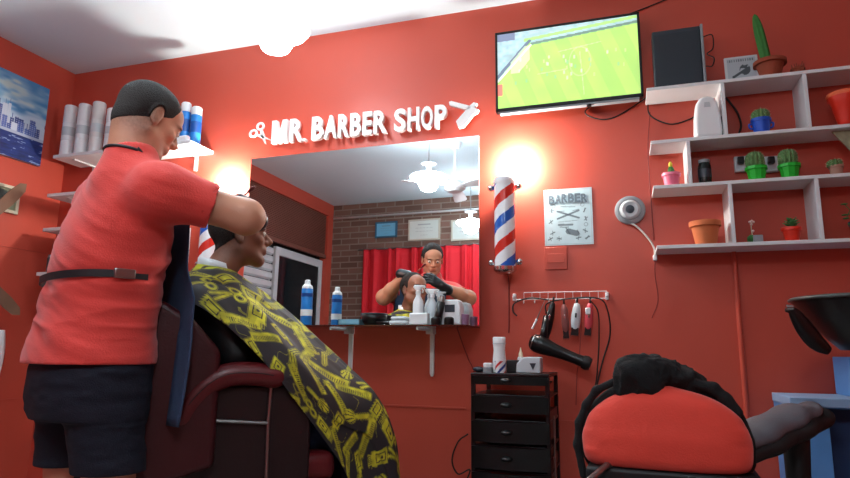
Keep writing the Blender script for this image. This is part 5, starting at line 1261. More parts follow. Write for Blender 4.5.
# ================================================================== HEADS AND HANDS
def head(F, Fr_, s=1., hair_off=.006, chin=1., nose=1.):
    """builds head onto field F; local x right, y forward, z up, origin between the ears"""
    w = lambda *p: Fr_.w(np.array(p)*s)
    F.ell(w(0, -.016, .036), np.array((.076, .096, .082))*s, Fr_, k=.02)
    F.ell(w(0, .028, -.03), np.array((.060, .062, .082))*s, Fr_, k=.03)
    F.ell(w(0, .045, .045), np.array((.062, .045, .042))*s, Fr_, k=.02)
    for q in (-1, 1):
        F.cone(w(q*.054, .002, -.055), w(q*.020, .062, -.098*chin), .017*s, .016*s, k=.03)
        F.ell(w(q*.040, .066, -.022), np.array((.020, .018, .016))*s, Fr_, k=.018)     # cheekbone
        F.ell(w(q*.077, -.006, -.004), np.array((.009, .019, .033))*s, Fr_, k=.006)   # ear
        F.ell(w(q*.086, .001, .003), np.array((.007, .010, .017))*s, Fr_, k=.004, op='s')
        F.ell(w(q*.078, .001, -.028), np.array((.007, .009, .011))*s, Fr_, k=.006)
    F.cone(w(-.012, .068, -.1*chin), w(.012, .068, -.1*chin), .018*s, k=.02)
    F.cone(w(-.034, .083, .020), w(.034, .083, .020), .011*s, k=.014)
    for q in (-1, 1): F.ell(w(q*.031, .098, .002), np.array((.018, .014, .012))*s, Fr_, k=.014, op='s')
    for q in (-1, 1): F.ell(w(q*.031, .080, .001), np.array((.014, .012, .010))*s, Fr_, k=.004)      # lids
    F.cone(w(0, .084, .012), w(0, .108*nose, -.024), .007*s, .0115*s, k=.010)
    F.cone(w(0, .100*nose, -.030), w(0, .088, -.032), .011*s, .012*s, k=.006)
    for q in (-1, 1): F.ell(w(q*.013, .094, -.030), np.array((.008, .010, .008))*s, Fr_, k=.006)
    F.ell(w(0, .078, -.058), np.array((.028, .018, .018))*s, Fr_, k=.014)
    F.cone(w(-.019, .090, -.056), w(.019, .090, -.056), .0062*s, k=.006)
    F.cone(w(-.017, .0895, -.068), w(.017, .0895, -.068), .0070*s, k=.006)
    F.cone(w(-.021, .099, -.062), w(.021, .099, -.062), .0028*s, k=.004, op='s')
    F.ell(w(0, .088, -.081), np.array((.018, .006, .005))*s, Fr_, k=.008, op='s')
def hair_of(Fh, Fr_, s, planes, neck, off=.007):
    """hair follows the scalp and thins out to nothing at the hairline"""
    head(Fh, Fr_, s)
    for p, q, a, b in neck: Fh.cone(p, q, a, b, k=.03)
    X, Y, Z = [c for c in Fh.coords()]; X = X[:, None, None]; Y = Y[None, :, None]; Z = Z[None, None, :]
    sd = np.full(Fh.a.shape, -1., np.float32)
    for p, n in planes:
        p = Fr_.w(np.array(p)*s); n = Fr_.d(n); n = n/np.linalg.norm(n); sd = np.maximum(sd, (X-p[0])*n[0]+(Y-p[1])*n[1]+(Z-p[2])*n[2])
    sd = sd.astype(np.float32)
    Fh.a = np.maximum(Fh.a-off*np.clip(-sd/.03, 0, 1)**.7-.0006, sd)
    for q in (-1, 1): Fh.ell(Fr_.w(np.array((q*.085, -.004, -.006))*s), np.array((.03, .020, .035))*s, Fr_, k=.004, op='s')
def eyes(Fr_, s, parent):
    for q in (-1, 1):
        c = Vector(Fr_.w(np.array((q*.031, .0815, .002))*s))
        bm = nb(); bmesh.ops.create_uvsphere(bm, u_segments=20, v_segments=14, radius=.0118*s, matrix=Matrix.Translation(c)); e = obj('eye', bm, M['eye'], parent, smooth=True)
        c2 = c+Vector(Fr_.d((0, .0075*s, -.001*s)))
        bm = nb(); bmesh.ops.create_uvsphere(bm, u_segments=14, v_segments=10, radius=.0058*s, matrix=Matrix.Translation(c2)); obj('iris', bm, M['iris'], e, smooth=True)
def hand(F, wr, d, pn, side, curl=.5, spread=.12, g=0., L=1., fist=None):
    """wr wrist, d direction of the palm, pn palm normal (fingers curl towards it), side=+1: thumb on the d x pn side"""
    d = np.array(d, float); d /= np.linalg.norm(d); pn = np.array(pn, float); pn -= d*(pn@d); pn /= np.linalg.norm(pn); x = np.cross(d, pn)*side; wr = np.array(wr, float)
    W = lambda a, b, c: wr + x*a*L + d*b*L + pn*c*L          # a towards thumb side
    for a in (-.028, -.010, .010, .027): F.cone(W(a*.7, .012, 0), W(a, .078-.004*abs(a)*100*.3, 0), (.014+g)*L, (.0125+g)*L, k=.010)
    F.cone(W(0, -.02, 0), W(0, .03, 0), (.026+g)*L, (.026+g)*L, k=.02, flat=(pn, .7))
    F.cone(W(.030, .025, .004), W(.022, .045, .008), (.015+g)*L, (.013+g)*L, k=.012)
    for i, (a, ln, sp) in enumerate(((.029, .072, 1.), (.0105, .080, .3), (-.009, .074, -.4), (-.027, .058, -1.2))):
        c = curl[i] if isinstance(curl, (list, tuple)) else curl
        p = W(a, .078, 0); dd = d+x*sp*spread; dd /= np.linalg.norm(dd); th = c*.5
        for j, fr in enumerate((.46, .30, .24)):
            v = dd*math.cos(th)+pn*math.sin(th); q = p+v*ln*fr*L; r0 = (.0088-.0008*j+g)*L; F.cone(p, q, r0, r0-.0007, k=.003); p = q; th += c*(.95 if j == 0 else .8)
    p = W(.034, .030, .006); th = .5
    for j, (ln, r0) in enumerate(((.036, .0115), (.030, .0098), (.024, .0088))):
        v = d*math.cos(.75-.3*j*.5)+x*math.sin(.75-.3*j)*.9+pn*(.35+.25*j); v /= np.linalg.norm(v); q = p+v*ln*L; F.cone(p, q, (r0+g)*L, (r0+g-.001)*L, k=.004); p = q
SK = np.array(lin(176, 124, 98)); SKD = np.array(lin(122, 78, 58))
def skin_cols(V, Fr_, s, base, stub=.35):
    L = (V-Fr_.o)@Fr_.M.T/s; c = np.tile(base, (len(V), 1)); c *= 1+.06*vnoise(V*40, 77)[:, None]
    def mixc(k, col):
        nonlocal c; k = np.clip(k, 0, 1)[:, None]; c = c*(1-k)+np.array(col)*k
    near = (np.abs(L) < .16).all(1)
    g = lambda cx, cy, cz, rx, ry, rz: np.exp(-(((L[:, 0]-cx)/rx)**2+((L[:, 1]-cy)/ry)**2+((L[:, 2]-cz)/rz)**2))*near
    mixc(.75*g(0, .094, -.062, .021, .02, .009)*1.3, lin(150, 84, 76))
    for q in (-1, 1):
        mixc(1.5*g(q*.032, .088, .020, .019, .03, .0042), lin(34, 26, 22))          # brows
        mixc(.5*g(q*.031, .085, .002, .016, .02, .008), base*.5)
    bk = near*np.clip((.02-L[:, 1])*40, 0, 1)*np.clip((L[:, 2]+.115)/.05, 0, 1)*(.75+.25*vnoise(V*300, 5)); mixc(.62*bk, lin(44, 34, 30))
    mixc(stub*near*np.clip((-.04-L[:, 2])*40, 0, 1)*np.clip((L[:, 1]-.0)*30, 0, 1)*np.clip((L[:, 2]+.125)*50, 0, 1), base*.42)
    return c

# ================================================================== BARBER
BH = math.radians(66)                     # heading
hc = aT(149.5, 121, 1.99)
PB = [(-1.30, 1.455, 1.41), (-1.66, 1.60, 1.43)]
shR, shL = [np.array(p) for p in PB]
elR = np.array(aT(246, 217, 1.93)); wrR = np.array([-1.235, 1.86, 1.41])
elL = np.array([-1.70, 1.83, 1.35]); wrL = np.array([-1.49, 1.93, 1.495])
HB = frz(hc, math.radians(64), pitch=-.42)   # head, bent down to look at the client
pel = np.array(aT(93, 352, 1.90)); pel[2] = .93
F = Fld((-2.02, 1.12, -.02), (-.98, 2.12, 1.86), .0048)
BF = frz((pel[0], pel[1], 0), BH)         # body frame: x = right
CH = frz((pel[0]+.10, pel[1]+.055, 0), BH)
head(F, HB)
nk = np.array([-1.455, 1.475, 1.492])
F.cone(nk, HB.w((0, -.035, -.055)), .062, .055, k=.03)
F.cone(nk, HB.w((0, -.045, -.02)), .056, .05, k=.03)
F.loft(BF, [.80, .92, 1.05, 1.2, 1.35, 1.45, 1.52], [0, 0, .01, .03, .05, .06, .06], [0, 0, .01, .02, .03, .03, .03], [.165, .18, .175, .185, .19, .15, .06], [.125, .13, .13, .13, .115, .08, .05])
F.cone(shR, shL, .07, k=.04)
for a, b_, c_ in ((shR, elR, wrR), (shL, elL, wrL)):
    F.cone(a, b_, .060, .053, k=.03); F.cone(b_, b_*.65+c_*.35, .052, .048, k=.03); F.cone(b_*.65+c_*.35, c_, .046, .030, k=.02)
legs = []
for q in (-1, 1):
    hp_ = BF.w((q*.10, 0, .86)); kn = BF.w((q*.115, .03+.02*q, .50)); an = BF.w((q*.13, -.02, .09)); toe = BF.w((q*.15, .13, .04))
    F.cone(hp_, kn, .095, .065, k=.03); F.cone(kn, kn*.7+an*.3, .060, .062, k=.03); F.cone(kn*.7+an*.3, an, .060, .038, k=.03); F.cone(an, toe, .04, .032, k=.03, flat=((0, 0, 1), .8)); legs.append((hp_, kn, an, toe))
dR = np.array([-.55, .72, .42]); dL = np.array([.82, .12, -.16])
hand(F, wrR+dR/np.linalg.norm(dR)*.02, dR, (-.7, -.5, -.3), 1, .55)
hand(F, wrL+dL/np.linalg.norm(dL)*.02, dL, (0, 0, -1), -1, .28, g=-.0005)
me, V = F.mesh('person')
setcol(me, skin_cols(V, HB, 1., np.array(lin(196, 140, 112)), .3))
barber = mobj('person', me, M['skin']); setp(barber, 'standing person in a coral red t-shirt and navy shorts, gloved hands on the client\'s head', 'person')
eyes(HB, 1., barber)
Fh = Fld(hc+Vector((-.17,)*3), hc+Vector((.17,)*3), .004)
hair_of(Fh, HB, 1., [((0, .078, .062), (0, .9, -.5)), ((0, .036, .0), (0, .95, -.25)), ((0, -.09, -.070), (0, .7, -1))], [(nk, HB.w((0, -.035, -.055)), .062, .055), (nk, HB.w((0, -.045, -.02)), .056, .05)], .0065)
Fh2 = sdf_obj(Fh, 'hair', M['hair'], barber)
# gloves
for wr, d, pn, sd, cu in ((wrR, dR, (-.7, -.5, -.3), 1, .55), (wrL, dL, (0, 0, -1), -1, .28)):
    d = d/np.linalg.norm(d); G_ = Fld(wr-.22, wr+.24, .0038); hand(G_, wr+d*.02, d, pn, sd, cu, g=.0022); G_.cone(wr-d*.045, wr+d*.02, .037, .034, k=.01)
    sdf_obj(G_, 'glove', M['glove'], barber)
# t-shirt
Fs = Fld((-2.02, 1.12, .84), (-.98, 2.0, 1.62), .0055)
Fs.loft(BF, [.90, .935, 1.0, 1.1, 1.2, 1.3, 1.4, 1.49, 1.545], [0, 0, 0, .012, .025, .04, .055, .06, .06], [-.005, -.005, 0, .005, .01, .02, .025, .025, .02],
        [.222, .220, .212, .205, .208, .215, .205, .16, .07], [.172, .170, .165, .158, .156, .150, .125, .09, .05], k=.03, pw=2.3)
Fs.cone(shR*.75+shL*.25+np.array([0, 0, .01]), shR, .082, .080, k=.05); Fs.cone(shL*.75+shR*.25+np.array([0, 0, .01]), shL, .082, .085, k=.05)
for a, b_ in ((shR, elR), (shL, elL)): Fs.cone(a, a*.35+b_*.65, .078, .070, k=.05)
Fs.cone(nk+np.array([0, 0, -.03]), nk+np.array([.004, .004, .036]), .094, .080, k=.04)
for a, b_ in ((shR, elR), (shL, elL)):
    e = a*.40+b_*.60; d = b_-a; d /= np.linalg.norm(d)
    # clip the sleeve end
    sl, X, Y, Z = Fs.reg(e-.13, e+.13+d*.05)
    dd = (X-e[0])*d[0]+(Y-e[1])*d[1]+(Z-e[2])*d[2]; rad = np.sqrt((X-e[0])**2+(Y-e[1])**2+(Z-e[2])**2)
    Fs.a[sl] = np.where(rad < .125, np.maximum(Fs.a[sl], dd), Fs.a[sl]).astype(np.float32)
    Fs.cone(e-d*.05, e+d*.03, .062, .064, k=.004, op='s')
Fs.cone(nk+np.array([.0, .0, .03]), HB.w((0, -.035, -.055)), .064, .068, k=.006, op='s')
Fs.plane((0, 0, .932), (.10, -.0, -1))
def dshirt(V):
    L = (V-BF.o)@BF.M.T
    # long soft folds: pulled from the arm to the waist, horizontal gathers at the strap and small of the back
    u = L[:, 2]*1.0+L[:, 0]*.55; w = L[:, 2]*.2-L[:, 0]*.5
    f1 = vnoise(np.stack([u*26, w*6, L[:, 1]*6], 1), 41); f2 = vnoise(np.stack([u*55, w*12, L[:, 1]*9], 1), 42)
    low = np.exp(-((L[:, 2]-1.06)/.10)**2); up = np.clip((L[:, 2]-1.1)*4, 0, 1)
    g = np.abs(vnoise(np.stack([L[:, 2]*32+L[:, 0]*6, L[:, 0]*5, L[:, 1]*5], 1), 43))
    h = f1*.0055+f2*.0022 - low*g*.012
    c = np.stack([BF.o[0]+0*h, BF.o[1]+0*h, V[:, 2]], 1); n = V-c; n /= np.linalg.norm(n, axis=1)[:, None]+1e-6
    st = -np.exp(-((L[:, 2]-1.147-.04*L[:, 0])/.02)**2)*.008*(np.hypot(L[:, 0], L[:, 1]) < .3)
    return V+n*(h+st)[:, None]
sdf_obj(Fs, 't_shirt', M['shirt'], barber, dshirt)
# waist strap, neck strap, buckle
def wrap(zc, a0, a1, off, n=40, cx=0, cy=0, A=.205, B=.158, tilt=.04):
    out = []
    for k in range(n+1):
        a = a0+(a1-a0)*k/n; x, y = (A+off)*abs(math.cos(a))**.87*np.sign(math.cos(a)), (B+off)*abs(math.sin(a))**.87*np.sign(math.sin(a)); out.append(Vector(BF.w((x+cx, y+cy, zc+tilt*x))))
    return out
def strap(pts, w, th=.002):
    bm = nb(); n = len(pts); rows = []
    for i, p in enumerate(pts):
        c = Vector((BF.o[0], BF.o[1], p.z)); o_ = (p-c).normalized(); rows.append([bm.verts.new(p+Vector((0, 0, -w))), bm.verts.new(p+Vector((0, 0, w))), bm.verts.new(p+Vector((0, 0, w))+o_*th), bm.verts.new(p+Vector((0, 0, -w))+o_*th)])
    for a, b in zip(rows, rows[1:]):
        for k in range(4): bm.faces.new((a[k], a[(k+1) % 4], b[(k+1) % 4], b[k]))
    bm.faces.new(rows[0]); bm.faces.new(rows[-1][::-1]); return bm
ws = wrap(1.150, -PI*1.08, PI*.08, .002, cx=.012, cy=.005)
obj('waist_strap', strap(ws, .011, .004), M['strap'], barber, smooth=False)
p = wrap(1.150, -.22, .1, .012, 3, cx=.012, cy=.005)
bm = nb(); q = p[1]; mt = Matrix.Translation(q) @ Matrix.Rotation(BH-PI/2, 4, 'Z'); box(bm, -.004, .008, -.03, .03, -.014, .014); bmesh.ops.transform(bm, matrix=mt, verts=bm.verts); obj('buckle', bm, M['steel'], barber, bevel=.003)
ns = []
for k in range(25):
    a = -PI*1.02+PI*1.04*k/24; ns.append(Vector(nk+np.array([0, 0, .048])+BF.d((.074*math.cos(a), .070*math.sin(a), 0))+np.array([0, 0, -.030*math.sin(a)*-1*0 - .03*max(0, math.sin(a)+.0)+.012*(-math.sin(a))])))
ns = [Vector(nk+np.array([0, 0, -.10]))+Vector(BF.d((-.075, .135, .0)))]+ns+[Vector(nk+np.array([0, 0, -.10]))+Vector(BF.d((.075, .135, 0)))]
bm = nb(); tube(bm, spline(ns, 2), .006, 8); obj('neck_strap', bm, M['strap'], barber, smooth=True)
# shorts
Fp = Fld((-1.98, 1.15, .50), (-1.2, 1.95, 1.0), .0055)
Fp.loft(BF, [.74, .80, .88, .95, .985], 0, [-.0]*5, [.195, .205, .205, .198, .19], [.145, .158, .158, .152, .148], k=.02, pw=2.4)
for (hp_, kn, an, toe), q in zip(legs, (-1, 1)):
    e = hp_*.12+kn*.88; Fp.cone(hp_, e, .112, .096, k=.03); Fp.cone(e, hp_*-.08+kn*1.08, .095, .096, k=.01); Fp.cone(e, kn*1.3-hp_*.3, .085, .09, k=.004, op='s')
Fp.plane((0, 0, .592), (0, 0, -1))
def dsh(V):
    L = (V-BF.o)@BF.M.T; h = vnoise(np.stack([L[:, 0]*10, L[:, 1]*10, L[:, 2]*34], 1), 51)*.005+vnoise(np.stack([L[:, 0]*26, L[:, 1]*26, L[:, 2]*60], 1), 52)*.0022
    n = V-np.stack([BF.o[0]+0*h, BF.o[1]+0*h, V[:, 2]], 1); n /= np.linalg.norm(n, axis=1)[:, None]+1e-6
    seam = -np.exp(-((L[:, 2]-.735)/.004)**2)*.003; return V+n*(h+seam)[:, None]
sdf_obj(Fp, 'shorts', M['navy'], barber, dsh)
# shoes
for hp_, kn, an, toe in legs:
    Fq = Fld(np.minimum(an, toe)-.12, np.maximum(an, toe)+.14, .006); d = BF.d((0, 1, 0))
    Fq.cone(an*np.array([1, 1, 0])+np.array([0, 0, .045])-d*.03, toe*np.array([1, 1, 0])+np.array([0, 0, .04])+d*.02, .048, .045, k=.02, flat=((0, 0, 1), .85)); Fq.cone(an, an+np.array([0, 0, .01]), .047, .046, k=.03); Fq.plane((0, 0, .004), (0, 0, -1))
    sdf_obj(Fq, 'shoe', M['blackm'], barber)
# denim apron hanging in front
rows = []; nU = 26; bm = nb()
for k in range(25):
    z = 1.43-(1.43-.715)*k/24; row = []; half = (.19 if z > 1.2 else .19+.06*min(1, (1.2-z)/.10))
    fr = .165+.012*math.sin((z-.7)*5)
    for i in range(nU+1):
        u = -1+2*i/nU; x = u*half; y = fr+.03-(u*u)*.022 + .006*math.sin(u*9+z*6)*(1 if z < 1 else .4)
        row.append(bm.verts.new(Vector(BF.w((x+.02*(z-.93)/.3, y, z)))))
    rows.append(row)
for a, b in zip(rows, rows[1:]):
    for i in range(nU): bm.faces.new((a[i], a[i+1], b[i+1], b[i]))
o = obj('apron', bm, M['denim'], barber, smooth=True); md = o.modifiers.new('s', 'SOLIDIFY'); md.thickness = .004
# razor held above the client's head
t0, t1, t2 = Vector(aT(238, 200, 2.36)), Vector(aT(247, 193, 2.36)), Vector(aT(255, 186.5, 2.36))
t = thing('straight_razor', 'reddish brown straight razor handle sticking up from the glove above the client\'s head', 'razor', tuple(t0))
bm = nb(); tube(bm, [t0, t1], [.004, .0035], 8); obj('blade_arm', bm, M['steelb'], t)
bm = nb(); tube(bm, [t1, t1.lerp(t2, .4), t1.lerp(t2, .8), t2], [.0045, .0115, .0125, .007], 12, ry=.5); obj('handle', bm, mat('reddish_brown_handle', lin(104, 46, 44), .4), t, smooth=True)

# ================================================================== CLIENT
hcl = np.array(aT(240.5, 236, 2.375)); HC = frz(hcl, math.radians(36), pitch=.06)
F = Fld((-1.86, 1.62, -.02), (-.62, 2.72, 1.56), .0048)
head(F, HC, 1.0, nose=1.03)
cf = lambda r, f, z: CF.w((r, f, z))
F.cone(cf(0, -.045, 1.18), HC.w((0, -.02, -.05)), .060, .056, k=.03)
F.loft(CF, [.58, .68, .8, .95, 1.08, 1.16, 1.22], 0, [-.02, -.03, -.04, -.05, -.055, -.05, -.045], [.16, .165, .15, .16, .175, .15, .06], [.12, .12, .11, .11, .105, .085, .05])
for q in (-1, 1):
    sh = cf(q*.165, -.05, 1.12); el = cf(q*.185, .05, .93); wr = cf(q*.08, .23, .85)
    F.cone(cf(q*.1, -.05, 1.15), sh, .06, .055, k=.04); F.cone(sh, el, .052, .042, k=.03); F.cone(el, wr, .042, .028, k=.02)
    hand(F, wr+CF.d((-q*.01, .018, -.01)), CF.d((-q*.25, 1, -.2)), (0, 0, -1), q, .35)
    hp_ = cf(q*.10, .0, .66); kn = cf(q*.12, .50, .66); an = cf(q*.12, .56, .27); toe = cf(q*.13, .72, .245)
    F.cone(hp_, kn, .085, .062, k=.03); F.cone(kn, an, .060, .040, k=.03); F.cone(an, toe, .038, .03, k=.02)
me, V = F.mesh('person')
cl_col = skin_cols(V, HC, 1., np.array(lin(146, 96, 76)), .15)
setcol(me, cl_col)
client = mobj('person', me, M['skin']); setp(client, 'seated person in profile under a black and yellow cape, having their hair cut', 'person')
eyes(HC, 1., client)
Fh = Fld(hcl-.17, hcl+.17, .004); hair_of(Fh, HC, 1., [((0, .092, .070), (0, .85, -.5)), ((0, .022, .0), (0, .98, -.2)), ((0, -.09, -.060), (0, .6, -1))], [(cf(0, -.045, 1.18), HC.w((0, -.02, -.05)), .060, .056)], .008)
sdf_obj(Fh, 'hair', M['hair'], client)
# trousers
Fj = Fld((-1.9, 1.6, .2), (-.6, 2.75, .86), .007)
for q in (-1, 1):
    hp_ = cf(q*.10, .0, .66); kn = cf(q*.12, .50, .66); an = cf(q*.12, .56, .27)
    Fj.cone(hp_, kn, .098, .076, k=.03); Fj.cone(kn, an, .076, .06, k=.03); Fj.cone(an-np.array([0, 0, .02]), an-np.array([0, 0, .12]), .05, .05, k=.004, op='s')
Fj.loft(CF, [.58, .66, .74, .8], 0, -.03, [.175, .18, .17, .16], [.13, .13, .12, .118], k=.03); Fj.plane((0, 0, .30), (0, 0, -1))
sdf_obj(Fj, 'trousers', M['jeans'], client, lambda V: V+vnoise(V*30, 61)[:, None]*.003*np.array([.6, -.6, .4]))
Ft = Fld((-1.9, 1.6, .7), (-1.1, 2.4, 1.27), .007)
Ft.loft(CF, [.72, .8, .95, 1.08, 1.16, 1.205], 0, [-.03, -.04, -.05, -.055, -.05, -.045], [.172, .165, .17, .185, .16, .08], [.122, .12, .118, .112, .094, .068], k=.02)
for q in (-1, 1): Ft.cone(cf(q*.1, -.05, 1.14), cf(q*.165, -.05, 1.12), .062, .06, k=.04); Ft.cone(cf(q*.165, -.05, 1.12), cf(q*.185, .05, .93), .058, .053, k=.03); Ft.cone(cf(q*.185, .05, .93), cf(q*.10, .19, .87), .052, .044, k=.03)
sdf_obj(Ft, 'shirt', M['blackm'], client)
for q in (-1, 1):
    an = cf(q*.12, .56, .27); Fq = Fld(an-.2, an+.24, .006); Fq.cone(cf(q*.12, .54, .255), cf(q*.135, .73, .245), .046, .042, k=.02); sdf_obj(Fq, 'shoe', M['blackm'], client)
# white neck strip
bm = nb(); rows = []
for k in range(41):
    a = 2*PI*k/40; rr = .066; zc = 1.250-.016*math.sin(a); r_, f_ = rr*math.cos(a), rr*math.sin(a)-.028
    rows.append([bm.verts.new(Vector(cf(r_*s_, f_*1, zc+dz))) for s_, dz in ((1.0, -.03), (1.03, -.005), (1.0, .018), (.95, .018), (.96, -.03))])
for a, b in zip(rows, rows[1:]):
    for k in range(5): bm.faces.new((a[k], a[(k+1) % 5], b[(k+1) % 5], b[k]))
bmesh.ops.remove_doubles(bm, verts=bm.verts, dist=.0005)
obj('neck_strip', bm, M['wplast'], client, smooth=True)

# cape: paths run from the collar outwards, (right, forward, up) in the chair frame
TH_ = [0, 25, 50, 75, 100, 125, 152, 180]
PT = {
 0:   [(0, .045, 1.235), (0, .125, 1.175), (0, .28, 1.055), (0, .45, .905), (0, .585, .785), (0, .672, .62), (0, .712, .40)],
 25:  [(.030, .037, 1.237), (.08, .12, 1.165), (.13, .27, 1.03), (.15, .42, .89), (.155, .56, .775), (.165, .635, .60), (.165, .66, .40)],
 50:  [(.050, .020, 1.24), (.14, .09, 1.155), (.215, .21, 1.01), (.24, .34, .86), (.235, .45, .73), (.215, .50, .58), (.20, .52, .42)],
 75:  [(.062, -.005, 1.243), (.165, .05, 1.17), (.25, .13, 1.06), (.30, .22, .93), (.30, .29, .80), (.28, .35, .69), (.25, .40, .58)],
 100: [(.066, -.032, 1.247), (.165, .0, 1.19), (.235, .03, 1.12), (.28, .07, 1.04), (.305, .11, .97), (.315, .14, .915), (.315, .165, .865)],
 125: [(.058, -.060, 1.25), (.14, -.045, 1.205), (.20, -.045, 1.175), (.245, -.04, 1.13), (.27, -.035, 1.10), (.285, -.03, 1.07), (.29, -.02, 1.04)],
 152: [(.036, -.085, 1.255), (.095, -.095, 1.22), (.15, -.115, 1.195), (.195, -.125, 1.165), (.22, -.13, 1.14), (.235, -.13, 1.12), (.245, -.125, 1.10)],
 180: [(0, -.096, 1.258), (0, -.125, 1.225), (0, -.148, 1.20), (0, -.158, 1.18), (0, -.162, 1.15), (0, -.165, 1.13), (0, -.168, 1.11)]}
keys = [(th_, 1) for th_ in TH_] + [(th_, -1) for th_ in TH_[-2:0:-1]]
CT = np.array([[(p[0]*s_, p[1], p[2]) for p in PT[th_]] for th_, s_ in keys]); angs = np.array([th_ if s_ > 0 else 360-th_ for th_, s_ in keys], float)
nT, nS = 700, 340
def cr(P, t):       # catmull-rom on array P (n,...) at float t, clamped
    n = len(P); i = np.clip(np.floor(t).astype(int), 0, n-2); f = (t-i); g = lambda k: P[np.clip(k, 0, n-1)]
    f = f.reshape((-1,)+(1,)*(P.ndim-1)); a, b, c, d = g(i-1), g(i), g(i+1), g(i+2)
    return .5*(2*b+(c-a)*f+(2*a-5*b+4*c-d)*f*f+(3*b-a-3*c+d)*f**3)
Pw = np.concatenate([CT[-2:], CT, CT[:3]]); aw = np.concatenate([angs[-2:]-360, angs, angs[:3]+360])
tv = np.concatenate([np.linspace(0, 132, 440, endpoint=False), np.linspace(132, 285, 100, endpoint=False), np.linspace(285, 360, 160, endpoint=False)]); ti = np.interp(tv, aw, np.arange(len(aw)))
A1 = cr(Pw, ti)                                   # nT,7,3
A2 = cr(np.swapaxes(A1, 0, 1), np.linspace(0, 6, nS))   # nS,nT,3
seg = np.linalg.norm(np.diff(A2, axis=0), axis=2); Ls = np.concatenate([np.zeros((1, nT)), np.cumsum(seg, 0)])
th2 = np.radians(tv)/1.0
# cloth coordinates for the printed pattern: own coordinate along and across
ph_ = np.radians(np.interp(np.where(tv > 180, 360-tv, tv), TH_, [0, 11.5, 23.5, 38.5, 54.5, 77, 102, 130]))*np.where(tv > 180, -1, 1)
U_ = Ls*np.cos(ph_); V2_ = Ls*np.sin(ph_); V_ = np.sign(A2[:, :, 0])*np.abs(A2[:, :, 0])*1.0 + np.sign(A2[:, :, 0])*np.clip(.95-.8*A2[:, :, 1]-A2[:, :, 2]*.0, 0, 1)*np.clip(1.2-A2[:, :, 2], 0, 1)*.3
dn = np.zeros_like(A2)
gS = np.gradient(A2, axis=0); gT = np.roll(A2, -1, 1)-np.roll(A2, 1, 1); N = np.cross(gT, gS); N /= np.linalg.norm(N, axis=2)[:, :, None]+1e-9
N *= np.where(N[:, :, 2:] < 0, -1, 1)
Q_ = np.stack([A2[:, :, 0]*16, (A2[:, :, 1]*.75-A2[:, :, 2]*.65)*3.5, np.zeros((nS, nT))], -1)
wr_ = vnoise(Q_.reshape(-1, 3), 71).reshape(nS, nT)*.010+vnoise(Q_.reshape(-1, 3)*2.3, 72).reshape(nS, nT)*.004
lfade = np.clip(Ls/.12, 0, 1); A2 = A2+N*((wr_+.003)*lfade)[:, :, None]
Wd = CF.o+A2.reshape(-1, 3)@CF.M
u, v = U_.ravel(), V2_.ravel(); ink = np.zeros(len(u)); rs = np.random.RandomState(12)
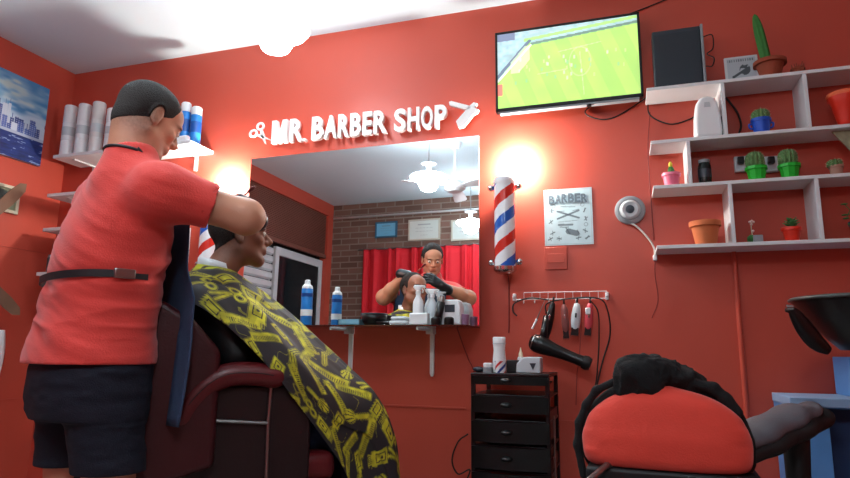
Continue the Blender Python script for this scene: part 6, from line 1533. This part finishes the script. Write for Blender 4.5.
def m_cape(u, v):
    ink = np.zeros(len(u), np.float32); shade = np.ones(len(u), np.float32)
    sp = .104; k = 0
    for i in range(-12, 14):
        for j in range(-7, 8):
            cx, cy = i*sp+(sp/2 if j % 2 else 0)+rs.uniform(-.008, .008), j*sp*.92+rs.uniform(-.008, .008); an = rs.uniform(0, PI); kind = rs.randint(7); sc = rs.uniform(1.15, 1.5)
            sel = np.where((np.abs(u-cx) < .1) & (np.abs(v-cy) < .1))[0]
            if not len(sel): continue
            x = ((u[sel]-cx)*math.cos(an)+(v[sel]-cy)*math.sin(an))/sc; y = (-(u[sel]-cx)*math.sin(an)+(v[sel]-cy)*math.cos(an))/sc
            bx = lambda a, b, w, h: np.maximum(np.abs(x-a)-w, np.abs(y-b)-h)
            sg = lambda x0, y0, x1, y1, r: (lambda t_: np.hypot(x-x0-t_*(x1-x0), y-y0-t_*(y1-y0))-r)(np.clip(((x-x0)*(x1-x0)+(y-y0)*(y1-y0))/((x1-x0)**2+(y1-y0)**2), 0, 1))
            if kind in (0, 5):     # comb
                d = bx(0, 0, .055, .013); d = np.maximum(d, -np.maximum(bx(0, -.006, .048, .0085), np.where(np.sin(x*900) > 0, -1, 1))*1.0) if False else d
                teeth = (np.abs(y+.004) < .007) & (np.abs(x) < .048) & (np.sin(x*1100) > .2); m = (d < 0) & ~teeth
            elif kind == 1:        # scissors
                d = np.minimum(sg(-.012, 0, .052, .010, .0035), sg(-.012, 0, .052, -.010, .0035)); d = np.minimum(d, np.abs(np.hypot(x+.028, y-.013)-.012)-.0035); d = np.minimum(d, np.abs(np.hypot(x+.028, y+.013)-.012)-.0035); m = d < 0
            elif kind == 2:        # razor
                d = np.minimum(sg(-.05, -.012, .0, .006, .007), sg(.0, .006, .045, -.012, .0085)); m = (d < 0) & ~((np.abs(d+.004) < .0012))
            elif kind == 3:        # clipper
                d = bx(0, 0, .032, .022); d = np.minimum(d, bx(.038, 0, .01, .017)); inner = (np.abs(bx(-.004, 0, .018, .012)) < .0016) | (np.hypot(x+.006, y) < .005); m = (d < 0) & ~inner & ~((x > .034) & (np.sin(y*1100) > 0))
            elif kind == 4:        # brush
                d = np.minimum(sg(-.045, 0, -.01, 0, .006), np.hypot(x-.018, y*1.25)-.022); m = (d < 0) & ~((x > 0) & (np.sin(np.arctan2(y, x+.02)*26) > .55))
            else:                  # bottle
                d = np.minimum(bx(-.008, 0, .026, .016), bx(.028, 0, .011, .007)); m = (d < 0) & ~((np.abs(bx(-.008, 0, .017, .009)) < .0016))
            ink[sel[m]] = 1; out = (~m) & (d < .0030) & (d > .0014); ink[sel[out]] = .55; shade[sel] = rs.uniform(.75, 1.1)
    # thin doodles between
    dn = vnoise(np.stack([u*34, v*34, u*0+.5], 1), 91); ln = (np.abs(dn) < .035) & (vnoise(np.stack([u*12, v*12, u*0], 1), 92) > .1) & (ink == 0); ink[ln] = .5
    return ink, shade
ink, shd = m_cape(u, v)
blk = np.array(lin(44, 40, 44)); yel = np.array(lin(214, 208, 50)); tone = (.8+.3*vnoise(np.stack([u*60, v*60, u*0], 1), 93))[:, None]*shd[:, None]
colr = blk*(1-ink[:, None])+yel*np.clip(tone, .5, 1.15)*ink[:, None]
idx = np.arange(nS*nT).reshape(nS, nT); nx_ = np.roll(idx, -1, 1); Qf = np.stack([idx[:-1], nx_[:-1], nx_[1:], idx[1:]], -1).reshape(-1, 4)
me = bpy.data.meshes.new('hairdressing_cape'); me.from_pydata(Wd.tolist(), [], Qf.tolist()); setcol(me, colr)
cape = mobj('cape', me, M['cape'], client); md = cape.modifiers.new('s', 'SOLIDIFY'); md.thickness = .003; md.offset = -1
cape['label'] = 'black cape printed with yellow barber tools'

# ================================================================== CAMERA, LIGHT, COLOUR MANAGEMENT
cd = bpy.data.cameras.new('camera'); co = bpy.data.objects.new('camera', cd); COL.objects.link(co)
cd.sensor_fit = 'HORIZONTAL'; cd.sensor_width = 36; cd.lens = FPX/850*36; cd.clip_start = .02; cd.clip_end = 60
co.matrix_world = Matrix(((_R[0], _U[0], -_F[0], CAM[0]), (_R[1], _U[1], -_F[1], CAM[1]), (_R[2], _U[2], -_F[2], CAM[2]), (0, 0, 0, 1)))
S.camera = co
w = bpy.data.worlds.new('world'); S.world = w; w.use_nodes = True
w.node_tree.nodes['Background'].inputs[0].default_value = (.5, .6, .75, 1); w.node_tree.nodes['Background'].inputs[1].default_value = .3
S.view_settings.view_transform = 'Standard'; S.view_settings.look = 'None'; S.view_settings.gamma = 1; S.view_settings.exposure = 0.0
S.view_settings.use_curve_mapping = False
